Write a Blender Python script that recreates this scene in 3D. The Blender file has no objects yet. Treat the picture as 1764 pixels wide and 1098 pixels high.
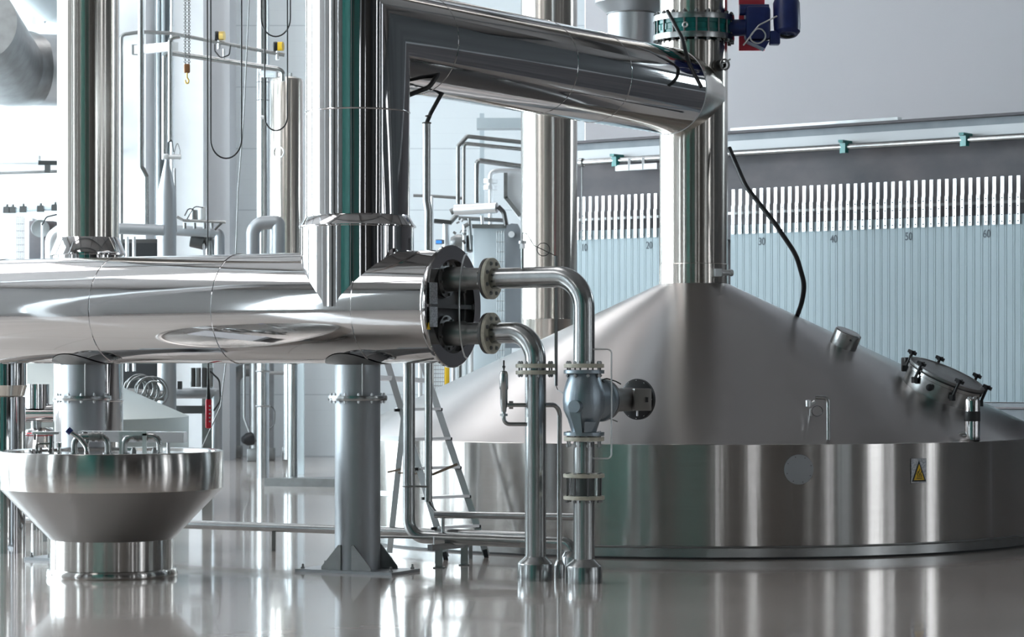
import bpy, bmesh, math, random
from mathutils import Vector, Matrix
random.seed(7)
F = 4300.0
S = bpy.context.scene
C = S.collection
V = Vector
# ------------------------------------------------------------------ camera, world, light, exposure
cam = bpy.data.objects.new('camera', bpy.data.cameras.new('camera'))
C.objects.link(cam)
cam.location = (0, 0, 1.5)
cam.rotation_euler = (math.pi/2, 0, 0)
cam.data.sensor_width = 36
cam.data.lens = 36*F/1764
cam.data.shift_y = (628-549)/1764
cam.data.clip_end = 200
cam.data.dof.use_dof = True
cam.data.dof.focus_distance = 18.5
cam.data.dof.aperture_fstop = 5.6
S.camera = cam
S.view_settings.view_transform = 'Standard'
S.view_settings.look = 'None'
S.view_settings.gamma = 1
S.view_settings.use_curve_mapping = False
S.view_settings.exposure = 0.22
GLASS_LEFT, STREAK_GLOW, ADDED_ROOF_GLOW = 12.5, 3.4, 3.2      # pane glow in place of daylight; rear and roof panes are added
w = bpy.data.worlds.new('world'); S.world = w; w.use_nodes = True
w.node_tree.nodes['Background'].inputs[0].default_value = (.72, .85, 1, 1)
w.node_tree.nodes['Background'].inputs[1].default_value = 1.0
S.cycles.max_bounces = 10
S.cycles.glossy_bounces = 6
S.cycles.sample_clamp_indirect = 6

# ------------------------------------------------------------------ helpers
def W(x, y, Z):
    return V(((x-882)*Z/F, Z, 1.5-(y-628)*Z/F))
def FL(y):                       # depth of a floor point seen at picture row y
    return 1.5*F/(y-628)

def mat(name, col, rough=.5, metal=0.0, aniso=0, arot=0, bump=None, spec=None, emit=None, var=None, coat=0, trans=0, coord='Object'):
    m = bpy.data.materials.new(name); m.use_nodes = True
    n = m.node_tree.nodes; l = m.node_tree.links
    p = n['Principled BSDF']
    p.inputs['Base Color'].default_value = (*col, 1)
    p.inputs['Roughness'].default_value = rough
    p.inputs['Metallic'].default_value = metal
    if spec is not None: p.inputs['Specular IOR Level'].default_value = spec
    if coat: p.inputs['Coat Weight'].default_value = coat
    if trans: p.inputs['Transmission Weight'].default_value = trans
    if emit:
        p.inputs['Emission Color'].default_value = (*emit[0], 1); p.inputs['Emission Strength'].default_value = emit[1]
    tc = n.new('ShaderNodeTexCoord')
    if aniso:
        p.inputs['Anisotropic'].default_value = aniso
        p.inputs['Anisotropic Rotation'].default_value = arot
        t = n.new('ShaderNodeTangent'); t.direction_type = 'RADIAL'; t.axis = 'Z'
        l.new(t.outputs[0], p.inputs['Tangent'])
    if bump:                      # (scale vector, strength, distance)
        mp = n.new('ShaderNodeMapping'); mp.inputs['Scale'].default_value = bump[0]
        nz = n.new('ShaderNodeTexNoise'); nz.inputs['Scale'].default_value = 1; nz.inputs['Detail'].default_value = bump[3] if len(bump) > 3 else 2
        b = n.new('ShaderNodeBump'); b.inputs['Strength'].default_value = bump[1]; b.inputs['Distance'].default_value = bump[2]
        l.new(tc.outputs[coord], mp.inputs[0]); l.new(mp.outputs[0], nz.inputs['Vector'])
        l.new(nz.outputs[0], b.inputs['Height']); l.new(b.outputs[0], p.inputs['Normal'])
    if var:                       # (scale vector, second colour, amount of contrast)
        mp = n.new('ShaderNodeMapping'); mp.inputs['Scale'].default_value = var[0]
        nz = n.new('ShaderNodeTexNoise'); nz.inputs['Scale'].default_value = 1; nz.inputs['Detail'].default_value = 4
        r = n.new('ShaderNodeValToRGB')
        r.color_ramp.elements[0].position = .5-var[2]; r.color_ramp.elements[1].position = .5+var[2]
        r.color_ramp.elements[0].color = (*col, 1); r.color_ramp.elements[1].color = (*var[1], 1)
        l.new(tc.outputs['Object'], mp.inputs[0]); l.new(mp.outputs[0], nz.inputs['Vector'])
        l.new(nz.outputs[0], r.inputs[0]); l.new(r.outputs[0], p.inputs['Base Color'])
    return m

M = {}
M['brushed'] = mat('brushed_steel', (.54, .52, .50), .19, 1, .93, .25, bump=((9, 9, .35), .10, .01), var=((2, 2, 90), (.49, .47, .45), .3))
M['brushed_cone'] = mat('brushed_cone_steel', (.45, .43, .425), .30, 1, .9, .25, bump=((5, 5, 5), .05, .01))
M['stack'] = mat('stack_steel', (.60, .565, .52), .20, 1, .9, .25, bump=((14, 14, .2), .12, .01))
M['polish'] = mat('polished_steel', (.57, .56, .56), .055, 1, bump=((1.6, 1.6, 1.2), .10, .02, 1))
M['satin'] = mat('satin_steel', (.44, .45, .45), .24, 1, bump=((30, 30, 8), .06, .004), var=((12, 12, 5), (.36, .37, .37), .2))
M['grey'] = mat('blasted_grey_steel', (.38, .40, .42), .46, .85, bump=((60, 60, 60), .12, .003), var=((4, 4, 9), (.39, .41, .43), .25))
M['cast'] = mat('cast_silver', (.32, .37, .41), .34, .8, bump=((140, 140, 140), .35, .003), var=((9, 9, 9), (.27, .32, .36), .2))
M['dark'] = mat('dark_steel', (.12, .12, .12), .35, .9, bump=((20, 20, 20), .1, .004))
M['mid'] = mat('weathered_steel', (.30, .31, .31), .38, .9, bump=((25, 25, 25), .15, .004), var=((7, 7, 7), (.24, .24, .24), .2))
M['black'] = mat('black_rubber', (.012, .013, .015), .45, bump=((60, 60, 60), .1, .002))
M['cream'] = mat('cream_flange', (.62, .59, .49), .5, bump=((60, 60, 60), .1, .002), var=((20, 20, 20), (.42, .40, .33), .2))
M['teal'] = mat('teal_paint', (.004, .12, .11), .3, var=((15, 15, 3), (.006, .20, .19), .15))
M['blue'] = mat('blue_paint', (.012, .028, .15), .35, var=((9, 9, 9), (.009, .02, .11), .2))
M['red'] = mat('red_plastic', (.75, .03, .06), .4, var=((9, 9, 9), (.65, .02, .04), .2))
M['pink'] = mat('bright_red_sheet', (.95, .10, .15), .5, var=((9, 9, 9), (.9, .08, .12), .2))
M['yellow'] = mat('yellow_paint', (.85, .55, .02), .45, var=((9, 9, 9), (.75, .48, .02), .2))
M['white'] = mat('white_paint', (.80, .83, .85), .5, var=((3, 3, 3), (.76, .79, .81), .2))
M['pale'] = mat('pale_blue_paint', (.60, .68, .72), .5, var=((3, 3, 1), (.56, .64, .68), .2))
M['alu'] = mat('aluminium', (.74, .75, .76), .38, .85, bump=((40, 40, 40), .08, .003))
M['wood'] = mat('worn_strap', (.20, .15, .11), .8, bump=((60, 60, 60), .2, .003))
M['wallgrey'] = mat('grey_wall_tone', (.62, .64, .66), .7, var=((.6, .6, .6), (.58, .60, .62), .2))
M['wall_r'] = mat('smooth_wall_paint', (.93, .90, .94), .7, var=((.3, .3, .3), (.87, .87, .91), .3))
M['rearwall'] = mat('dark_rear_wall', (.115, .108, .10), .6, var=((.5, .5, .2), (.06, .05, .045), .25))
M['ceiling'] = mat('ceiling_paint', (.40, .375, .37), .8, var=((.3, .3, .3), (.35, .33, .32), .2))
M['plate'] = mat('pale_filter_plate', (.35, .43, .465), .55, var=((14, 14, .8), (.31, .39, .425), .18))
M['stained'] = mat('stained_dark_beam', (.085, .085, .095), .75, bump=((30, 30, 30), .3, .004), var=((1.6, 1.6, 2.5), (.15, .135, .14), .2))
M['beamgrey'] = mat('grey_beam', (.20, .225, .25), .6, var=((3, 3, 1.5), (.27, .295, .32), .2))
M['ink'] = mat('pencil_ink', (.10, .12, .14), .7, var=((9, 9, 9), (.08, .10, .12), .2))
M['kettle2'] = mat('pale_green_kettle_steel', (.55, .60, .59), .42, .9, bump=((5, 5, 5), .05, .01))
M['screen'] = mat('blue_display', (.02, .12, .4), .2, emit=((.05, .25, .9), 1.0), var=((9, 9, 9), (.03, .15, .45), .2))
M['shaded_bowl_steel'] = mat('shaded_bowl_steel', (.33, .32, .315), .30, 1, .9, .25, bump=((5, 5, 5), .05, .01))  # same metal as the basin, darkened in colour to shade the bowl
M['plain'] = mat('warm_grey_casing', (.22, .21, .20), .4, .3, var=((5, 5, 5), (.19, .18, .17), .2))
M['clear'] = mat('clear_plastic', (.93, .93, .96), .2, trans=.08, var=((9, 9, 9), (.90, .90, .94), .2))
M['glass'] = mat('sight_glass', (.55, .6, .6), .05, trans=.9, bump=((9, 9, 9), .02, .002))
M['brown'] = mat('rusty_hoist_block', (.25, .12, .05), .6, .3, bump=((60, 60, 60), .2, .003))
M['brass'] = mat('brass_hook', (.75, .55, .18), .3, .8, bump=((60, 60, 60), .1, .003))
M['label'] = mat('grey_nameplate', (.55, .57, .60), .45, .4, var=((60, 60, 90), (.34, .36, .39), .1))
for nm, st, cl in (('glaze_left', GLASS_LEFT, (.80, .93, 1)), ('streak_pane', STREAK_GLOW, (.92, .96, 1)), ('added_roof_pane', ADDED_ROOF_GLOW, (1, .95, .93))):
    M[nm] = mat(nm, (.8, .85, .9), .4, emit=(cl, st), var=((9, 9, 9), (.75, .8, .85), .2))

# wall with sandwich panel joints
def panel_mat():
    m = mat('sandwich_panel', (.78, .84, .86), .55)
    n = m.node_tree.nodes; l = m.node_tree.links; p = n['Principled BSDF']
    tc = n.new('ShaderNodeTexCoord'); sx = n.new('ShaderNodeSeparateXYZ'); l.new(tc.outputs['Object'], sx.inputs[0])
    def groove(out, per, wd):
        a = n.new('ShaderNodeMath'); a.operation = 'DIVIDE'; a.inputs[1].default_value = per; l.new(out, a.inputs[0])
        f = n.new('ShaderNodeMath'); f.operation = 'FRACT'; l.new(a.outputs[0], f.inputs[0])
        c = n.new('ShaderNodeMath'); c.operation = 'LESS_THAN'; c.inputs[1].default_value = wd; l.new(f.outputs[0], c.inputs[0])
        return c.outputs[0]
    mx = n.new('ShaderNodeMath'); mx.operation = 'MAXIMUM'
    l.new(groove(sx.outputs[2], 1.0, .02), mx.inputs[0]); l.new(groove(sx.outputs[2], .25, .02), mx.inputs[1])
    hm = n.new('ShaderNodeMath'); hm.operation = 'MULTIPLY'; hm.inputs[1].default_value = .12
    l.new(mx.outputs[0], hm.inputs[0])
    mc = n.new('ShaderNodeMix'); mc.data_type = 'RGBA'
    mc.inputs['A'].default_value = (.78, .84, .86, 1); mc.inputs['B'].default_value = (.30, .36, .40, 1)
    nz = n.new('ShaderNodeMath'); nz.operation = 'MAXIMUM'
    g2 = groove(sx.outputs[2], 1.0, .012)
    l.new(hm.outputs[0], nz.inputs[0])
    h2 = n.new('ShaderNodeMath'); h2.operation = 'MULTIPLY'; h2.inputs[1].default_value = .5; l.new(g2, h2.inputs[0])
    l.new(h2.outputs[0], nz.inputs[1])
    l.new(nz.outputs[0], mc.inputs['Factor']); l.new(mc.outputs['Result'], p.inputs['Base Color'])
    return m
M['panel'] = panel_mat()

def floor_mat():
    m = mat('glossy_tile_floor', (.55, .5, .46), .1)
    n = m.node_tree.nodes; l = m.node_tree.links; p = n['Principled BSDF']
    tc = n.new('ShaderNodeTexCoord')
    nz = n.new('ShaderNodeTexNoise'); nz.inputs['Scale'].default_value = .45; nz.inputs['Detail'].default_value = 5
    r = n.new('ShaderNodeValToRGB'); r.color_ramp.elements[0].position = .35; r.color_ramp.elements[1].position = .7
    r.color_ramp.elements[0].color = (.52, .455, .42, 1); r.color_ramp.elements[1].color = (.60, .535, .495, 1)
    l.new(tc.outputs['Object'], nz.inputs['Vector']); l.new(nz.outputs[0], r.inputs[0])
    # long straight joints in the floor coating
    mp = n.new('ShaderNodeMapping'); mp.inputs['Rotation'].default_value = (0, 0, .25)
    br = n.new('ShaderNodeTexBrick'); br.inputs['Scale'].default_value = .22; br.inputs['Mortar Size'].default_value = .0012
    br.inputs['Color1'].default_value = (1, 1, 1, 1); br.inputs['Color2'].default_value = (.93, .93, .93, 1); br.inputs['Mortar'].default_value = (.7, .7, .7, 1)
    l.new(tc.outputs['Object'], mp.inputs[0]); l.new(mp.outputs[0], br.inputs['Vector'])
    mx = n.new('ShaderNodeMix'); mx.data_type = 'RGBA'; mx.blend_type = 'MULTIPLY'; mx.inputs['Factor'].default_value = 1
    l.new(r.outputs[0], mx.inputs['A']); l.new(br.outputs[0], mx.inputs['B']); l.new(mx.outputs['Result'], p.inputs['Base Color'])
    rn = n.new('ShaderNodeMapRange'); rn.inputs['To Min'].default_value = .06; rn.inputs['To Max'].default_value = .14
    l.new(nz.outputs[0], rn.inputs[0]); l.new(rn.outputs[0], p.inputs['Roughness'])
    n2 = n.new('ShaderNodeTexNoise'); n2.inputs['Scale'].default_value = 2.2; n2.inputs['Detail'].default_value = 2
    b = n.new('ShaderNodeBump'); b.inputs['Strength'].default_value = .05; b.inputs['Distance'].default_value = .02
    l.new(tc.outputs['Object'], n2.inputs['Vector']); l.new(n2.outputs[0], b.inputs['Height']); l.new(b.outputs[0], p.inputs['Normal'])
    p.inputs['Specular IOR Level'].default_value = .5
    p.inputs['Coat Weight'].default_value = .25; p.inputs['Coat Roughness'].default_value = .03
    return m
M['floor'] = floor_mat()

class MB:
    """collects shapes in world space; done() links them as one mesh object"""
    def __init__(s): s.b = bmesh.new()
    def sweep(s, pts, r, seg=24, bend=0, cap=True, n=6):
        pts = [V(p) for p in pts]
        if bend:
            out = [pts[0]]
            for i in range(1, len(pts)-1):
                a, b, c = pts[i-1], pts[i], pts[i+1]
                d1 = (a-b).normalized(); d2 = (c-b).normalized(); ang = d1.angle(d2)
                if ang > 3.1: out.append(b); continue
                t = min(bend/math.tan(ang/2), (a-b).length*.49 if i > 1 else (a-b).length*.98, (c-b).length*.49 if i < len(pts)-2 else (c-b).length*.98)
                R = t*math.tan(ang/2); p = b+d1*t; bis = (d1+d2).normalized(); cen = b+bis*(R/math.sin(ang/2))
                u = (p-cen).normalized(); q = ((b+d2*t)-cen).normalized(); tot = u.angle(q)
                for k in range(n+1):
                    f = k/n
                    out.append(cen+(u*math.sin((1-f)*tot)+q*math.sin(f*tot))/math.sin(tot)*R)
            out.append(pts[-1]); pts = out
        cl = [pts[0]]
        for p in pts[1:]:
            if (p-cl[-1]).length > 1e-5: cl.append(p)
        pts = cl
        d = (pts[1]-pts[0]).normalized()
        up = V((0, 0, 1)) if abs(d.z) < .9 else V((1, 0, 0))
        u = d.cross(up).normalized(); v = d.cross(u)
        ring = [pts[0]+(u*math.cos(2*math.pi*k/seg)+v*math.sin(2*math.pi*k/seg))*r for k in range(seg)]
        vs = [s.b.verts.new(p) for p in ring]; first = vs
        for i in range(1, len(pts)):
            d = (pts[i]-pts[i-1]).normalized()
            nn = d if i == len(pts)-1 else (d+(pts[i+1]-pts[i]).normalized()).normalized()
            den = d.dot(nn)
            ring = [p+d*((pts[i]-p).dot(nn)/den) for p in ring]
            nv = [s.b.verts.new(p) for p in ring]
            for k in range(seg):
                s.b.faces.new((vs[k], vs[(k+1) % seg], nv[(k+1) % seg], nv[k]))
            vs = nv
        if cap:
            s.b.faces.new(first[::-1]); s.b.faces.new(vs)
        return s
    def lathe(s, prof, o=(0, 0, 0), ax=(0, 0, 1), seg=48, a0=0, a1=2*math.pi):
        """prof: (radius, height) pairs along axis ax from origin o; radius 0 closes"""
        o = V(o); ax = V(ax).normalized()
        up = V((0, 0, 1)) if abs(ax.z) < .9 else V((1, 0, 0))
        u = ax.cross(up).normalized(); v = ax.cross(u)
        full = abs(a1-a0-2*math.pi) < 1e-6
        ns = seg if full else seg+1
        rows = []
        for r, h in prof:
            if r < 1e-6: rows.append([s.b.verts.new(o+ax*h)]); continue
            rows.append([s.b.verts.new(o+ax*h+(u*math.cos(a0+(a1-a0)*k/seg)+v*math.sin(a0+(a1-a0)*k/seg))*r) for k in range(ns)])
        for a, b in zip(rows, rows[1:]):
            for k in range(seg):
                k2 = (k+1) % ns
                if len(a) == 1 and len(b) == 1: continue
                try:
                    if len(a) == 1: s.b.faces.new((a[0], b[k2], b[k]))
                    elif len(b) == 1: s.b.faces.new((a[k], a[k2], b[0]))
                    else: s.b.faces.new((a[k], a[k2], b[k2], b[k]))
                except ValueError: pass
        return s
    def cyl(s, a, b, r, seg=24, r2=None):
        a = V(a); b = V(b); L = (b-a).length
        return s.lathe([(0, 0), (r, 0), (r if r2 is None else r2, L), (0, L)], a, b-a, seg)
    def box(s, c, sz, rz=0, rot=None, bev=0):
        m = Matrix.Translation(V(c)) @ (rot.to_4x4() if rot else Matrix.Rotation(rz, 4, 'Z')) @ Matrix.Diagonal((*sz, 1))
        g = bmesh.ops.create_cube(s.b, size=1, matrix=m)
        if bev:
            es = list({e for v in g['verts'] for e in v.link_edges})
            bmesh.ops.bevel(s.b, geom=es, offset=bev, segments=2, affect='EDGES', profile=.5)
        return s
    def beam(s, a, b, wd, th, up=(0, 0, 1)):
        """box along a-b, wd across (horizontal), th along up"""
        a = V(a); b = V(b); d = (b-a); L = d.length; d.normalize()
        up = V(up)
        if abs(d.dot(up)) > .98: up = V((0, 1, 0))
        x = d.cross(up).normalized(); z = x.cross(d)
        R = Matrix((x, d, z)).transposed()
        return s.box((a+b)/2, (wd, L, th), rot=R)
    def prism(s, poly, ext):
        """closed polygon (world points) pushed along ext"""
        ext = V(ext); a = [s.b.verts.new(V(p)) for p in poly]; b = [s.b.verts.new(V(p)+ext) for p in poly]
        n = len(a)
        s.b.faces.new(a[::-1]); s.b.faces.new(b)
        for k in range(n): s.b.faces.new((a[k], a[(k+1) % n], b[(k+1) % n], b[k]))
        return s
    def torus(s, c, R, r, ax=(0, 0, 1), seg=36, t=8):
        prof = [(R+r*math.cos(2*math.pi*k/t), r*math.sin(2*math.pi*k/t)) for k in range(t+1)]
        return s.lathe(prof, c, ax, seg)
    def hexb(s, c, ax, r, h): return s.lathe([(0, 0), (r, 0), (r, h), (0, h)], c, ax, 6)

WL = {}
def done(mb, name, mt, parent=None, label=None):
    bm = mb.b if isinstance(mb, MB) else mb
    bmesh.ops.remove_doubles(bm, verts=bm.verts, dist=1e-5)
    bmesh.ops.recalc_face_normals(bm, faces=bm.faces)
    for f in bm.faces: f.smooth = True
    for e in bm.edges:
        if len(e.link_faces) == 2 and e.calc_face_angle(0) > math.radians(34): e.smooth = False
    if parent is not None: loc = WL[parent.name]
    else:
        xs = [v.co for v in bm.verts]
        loc = V(((min(p.x for p in xs)+max(p.x for p in xs))/2, (min(p.y for p in xs)+max(p.y for p in xs))/2, min(p.z for p in xs)))
    bmesh.ops.translate(bm, verts=bm.verts, vec=-loc)
    me = bpy.data.meshes.new(name); bm.to_mesh(me); bm.free()
    me.materials.append(M[mt])
    o = bpy.data.objects.new(name, me); C.objects.link(o)
    if parent is not None: o.parent = parent
    else: o.location = loc
    WL[o.name] = loc.copy()
    if label: o['label'] = label
    return o
def thing(name, label, cat, loc, group=None):
    o = bpy.data.objects.new(name, None); C.objects.link(o); o.location = V(loc); o.empty_display_size = .1
    o['label'] = label; o['category'] = cat
    if group: o['group'] = group
    WL[o.name] = V(loc); return o
def tag(o, label, cat, group=None):
    o['label'] = label; o['category'] = cat
    if group: o['group'] = group
    return o
def struct(mb, name, mt):
    o = done(mb, name, mt); o['kind'] = 'structure'; return o
def copy_tree(o, off=None, parent=None):
    c = o.copy(); C.objects.link(c)
    if parent: c.parent = parent
    if off is not None: c.location = o.location+off
    for ch in [k for k in list(C.objects) if k.parent == o]: copy_tree(ch, None, c)
    return c
def bolts_on(parent, c, ax, R, n, r, h, mt='satin', ph=0, both=None, name='bolt'):
    c = V(c); ax = V(ax).normalized(); up = V((0, 0, 1)) if abs(ax.z) < .9 else V((1, 0, 0))
    u = ax.cross(up).normalized(); v = ax.cross(u)
    for k in range(n):
        a = 2*math.pi*k/n+ph; p = c+(u*math.cos(a)+v*math.sin(a))*R
        m = MB().hexb(p, ax, r, h)
        if both: m.hexb(p-ax*both, -ax, r, h); m.cyl(p-ax*(both+h*1.4), p+ax*h*1.4, r*.5, 8)
        done(m, name, mt, parent)

# ------------------------------------------------------------------ the hall
struct(MB().box((1, 13.5, -.1), (40, 56, .2)), 'floor', 'floor')
struct(MB().box((1, 13.5, 11.1), (40, 56, .2)), 'ceiling', 'ceiling')
struct(MB().box((-6.4, 40.7, 5.5), (17.4, .3, 11)), 'wall_back', 'panel')
# plain nearer section of the end wall behind the filter
struct(MB().box((9.9, 34.15, 5.5), (17.8, .3, 11)), 'wall_back_right', 'wall_r')
rwl = MB(); prev = -14.4
yr = [(-8, -7.6), (-2.4, -1.6), (2.5, 2.8), (6.6, 8.4), (9.6, 10.0), (14.6, 15.6)]  # slits placed to put bright streaks in the steel, none in view
for a, b in yr+[(30.5, 33.5), (41.4, 41.5)]:
    rwl.box((18.85, (prev+a)/2, 5.5), (.3, a-prev, 11)); prev = b
for a, b in yr: rwl.box((18.85, (a+b)/2, 10), (.3, b-a, 2)); rwl.box((18.85, (a+b)/2, .4), (.3, b-a, .8))
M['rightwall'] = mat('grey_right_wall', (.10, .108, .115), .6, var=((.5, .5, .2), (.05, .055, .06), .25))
rwl.box((18.85, 32, 3.4), (.3, 3, 6.8)); rwl.box((18.85, 32, 10.4), (.3, 3, 1.2))
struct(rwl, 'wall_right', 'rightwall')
# left wall: piers, sill and head around tall glazed openings
lw = MB(); lw.box((-15.1, 13.5, .45), (.3, 56, .9)); lw.box((-15.1, 13.5, 9.9), (.3, 56, 2.2))
ys = [(-9, -8.2), (-3, -2.7), (1, 1.6), (5.2, 5.5), (9, 9.9), (13, 13.3), (17.6, 23.5), (25, 31.5), (33.5, 39.8)]
prev = -14.4
for a, b in ys+[(41.4, 41.5)]:
    lw.box((-15.1, (prev+a)/2, 4.85), (.3, a-prev, 7.9)); prev = b
struct(lw, 'wall_left', 'white')
wi = 0
def window(cx, cy, cz, wd, ht, axis, mt):
    global wi; wi += 1
    r = MB()
    if axis == 'x':              # pane faces +x
        o = struct(MB().box((cx, cy, cz), (.04, wd, ht)), 'window_%d' % wi, mt)
        for k in range(1, 4): r.box((cx+.06, cy-wd/2+wd*k/4, cz), (.08, .09, ht))
        for k in range(1, 4): r.box((cx+.06, cy, cz-ht/2+ht*k/4), (.08, wd, .07))
    else:
        o = struct(MB().box((cx, cy, cz), (wd, .04, ht)), 'window_%d' % wi, mt)
        for k in range(1, 4): r.box((cx-wd/2+wd*k/4, cy+.06, cz), (.09, .08, ht))
        for k in range(1, 4): r.box((cx, cy+.06, cz-ht/2+ht*k/4), (wd, .08, .07))
    done(r, 'window_frame', 'mid', o)
for a, b in ys: window(-15.0, (a+b)/2, 4.85, b-a, 7.9, 'x', 'glaze_left')
for a, b in yr: window(18.85, (a+b)/2, 4.9, b-a, 8.2, 'x', 'streak_pane')
window(18.85, 32, 8.3, 3, 3.0, 'x', 'glaze_left')  # unseen glowing pane added to brighten the right end wall
# unseen rear wall; its narrow glowing panes are added to streak the steel
rw = MB(); rw.box((1.9, -14.3, .4), (34, .3, .8)); rw.box((1.9, -14.3, 9.5), (34, .3, 3))
xs = [(-12.6, -12.2), (-8.5, -7.9), (-3.6, -2.4), (.3, .55), (3.0, 3.9), (6.6, 6.8), (9.6, 10.6), (13.5, 13.7)]
prev = -15
for a, b in xs+[(18.7, 18.75)]:
    rw.box(((prev+a)/2, -14.3, 4.4), (a-prev, .3, 7.2)); prev = b
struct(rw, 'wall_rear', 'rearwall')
for a, b in xs: window((a+b)/2, -14.2, 4.4, b-a, 7.2, 'y', 'streak_pane')
# glowing roof panes added to light the hall
for k, (x, y) in enumerate([(-9, 16), (-9, 26), (-9, 36), (-3, 22), (-3, 35), (-9, 4)]):
    added_pane = struct(MB().box((x, y, 10.97), (2.2, 7, .05)), 'window_%d' % (wi+1+k), 'added_roof_pane')
# roof beams
for k, y in enumerate((4, 9, 14, 19, 24, 29, 34)):
    struct(MB().box((1, y, 10.75), (36, .12, .42)).box((1, y, 10.52), (36, .3, .04)), 'trim_%d' % (40+k), 'mid')
for k, x in enumerate((-7, 0, 7)):
    struct(MB().box((x, 13.5, 10.9), (.25, 56, .15)), 'trim_%d' % (50+k), 'mid')
# structural columns
for nm, (x0, x1, Z, dep) in (('trim_1', (300, 350, 38.5, 1.9)), ('trim_2', (205, 251, 38.0, .9))):
    a = W(x0, 0, Z).x; b = W(x1, 0, Z).x
    struct(MB().box(((a+b)/2, Z+dep/2, 5.5), (b-a, dep, 11)), nm, 'white')
a = W(350, 0, 38.9).x; b = W(395, 0, 38.9).x
struct(MB().box(((a+b)/2, 39.4, 5.5), (b-a, .9, 11)), 'trim_3', 'wallgrey')  # side face of the white column, its shade put in as grey
struct(MB().box(((W(250, 0, 39).x+W(272, 0, 39).x)/2, 39.7, 5.5), (.2, 1.4, 11)), 'trim_4', 'wallgrey')
for nm, (y, h, Z, dd) in {'trim_5': (52, 20, 37, 2), 'trim_6': (183, 14, 37, 2), 'trim_7': (250, 22, 37, .8)}.items():
    p = W(98, y, Z); q = W(-60, y+4, Z)
    struct(MB().box(((p.x+q.x)/2+.3, Z+dd/2, p.z), (abs(p.x-q.x)+.6, dd, h*Z/F)), nm, 'white')
# low kerb by the far wall
k0 = W(455, 838, FL(838)); 
struct(MB().prism([(k0.x, k0.y, 0), (k0.x+2.2, k0.y-.6, 0), (k0.x+2.2, k0.y+1.0, 0)], (0, 0, .10)), 'trim_8', 'mid')
# unseen columns and teal sheets added to streak what the steel mirrors
M['teal_col'] = mat('teal_column_paint', (.012, .24, .20), .4, var=((2, 2, .5), (.01, .19, .165), .2))
M['teal_dim'] = mat('dark_teal_sheet', (.012, .15, .125), .4, var=((2, 2, .5), (.01, .11, .095), .2))
struct(MB().box((-3.7, -3, 5.5), (10.4, .2, 11)), 'trim_10', 'teal_dim')  # unseen teal sheet added for its green reflection, colour dimmed
for k, (x, y, wd, mt) in enumerate(((-7.4, 2, 5.4, 'teal_col'), (-4.3, 1, .3, 'white'), (-3.2, -3, .5, 'dark'), (2.6, -4, .5, 'white'), (4.3, 1, .7, 'dark'),
                               (8.5, 5, .5, 'dark'), (11, 10, .5, 'white'), (14, 17, .8, 'dark'), (-11, 9, .6, 'dark'), (-12, 14, .5, 'white'))):
    m = MB(); m.box((x, y, 5.5), (wd, .1, 11)); m.box((x, y+.25, 5.5), (.1, .45, 11)); m.box((x, y+.5, 5.5), (wd, .1, 11))
    struct(m, 'trim_%d' % (20+k), mt)

# ------------------------------------------------------------------ horizontal heat exchanger
D = V((math.cos(math.radians(26.2)), -math.sin(math.radians(26.2)), 0))
A0 = V((-1.118, 18.07, 1.912)); RV = .405
def ax(s): return A0+D*s
END = .775
hx = thing('heat_exchanger', 'long polished steel horizontal vessel with a bolted end, carried on two grey columns', 'heat exchanger', (A0.x, A0.y, 0))
done(MB().lathe([(RV, -6), (RV, END-.02)], A0, D, 128), 'shell', 'polish', hx)
for s in (-5.3, -4.2, -3.15, -2.08, -1.0, .17):
    done(MB().lathe([(RV, -.006), (RV+.005, -.003), (RV+.005, .003), (RV, .006)], ax(s), D, 96), 'seam_band', 'polish', hx)
fl = MB().lathe([(RV-.01, -.03), (.432, -.03), (.437, -.02), (.437, .0), (.43, .006), (.335, .006), (.335, -.09)], ax(END), D, 96)
done(fl, 'end_ring', 'polish', hx)
done(MB().lathe([(.34, 0), (.25, .012), (.1, .02), (0, .022)], ax(END-.09), D, 72), 'end_plate', 'dark', hx)
done(MB().lathe([(.345, 0), (.345, .02), (.32, .02), (.32, 0)], ax(END-.09), D, 72), 'clamp_ring', 'mid', hx)
bolts_on(hx, ax(END-.07), D, .30, 16, .016, .03, 'mid')
done(MB().beam(ax(END-.03)+V((0, 0, .0))-D.cross(V((0, 0, 1)))*.33, ax(END-.03)+D.cross(V((0, 0, 1)))*.33, .03, .03), 'divider_bar', 'dark', hx)
for zz in (.193, -.193):
    o = ax(END-.08)+V((0, 0, zz))
    nz = done(MB().lathe([(.13, 0), (.13, .035), (.088, .04), (.088, .17), (.078, .19), (.078, .375)], o, D, 48), 'nozzle', 'mid', hx)
    bolts_on(nz, o+D*.035, D, .11, 8, .012, .02, 'mid', .2)
# drain wire curving over the end
pts = []
side = D.cross(V((0, 0, 1)))      # towards the camera left/front
for k in range(13):
    a = -math.pi/2+math.pi*k/12
    pts.append(ax(END+.13)+side*(.12*math.cos(a)*(1)+.03)+V((0, 0, .37*math.sin(a))))
done(MB().sweep(pts, .006, 8), 'bent_tube', 'alu', hx)
# nameplates on the rim of the end ring
for zz, hh in ((.085, .15), (-.08, .14)):
    c = ax(END+.02)+side*.325+V((0, 0, zz))
    done(MB().beam(c-side*.055, c+side*.055, .006, hh), 'nameplate', 'label', hx, 'grey data plate on the end ring')
c = ax(END+.012)+side*.385+V((0, 0, -.17))
done(MB().prism([c+side*.02, c-side*.02, c+V((0, 0, .05))], D*.004), 'warning_sticker', 'yellow', hx, 'small yellow triangle sticker')

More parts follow.
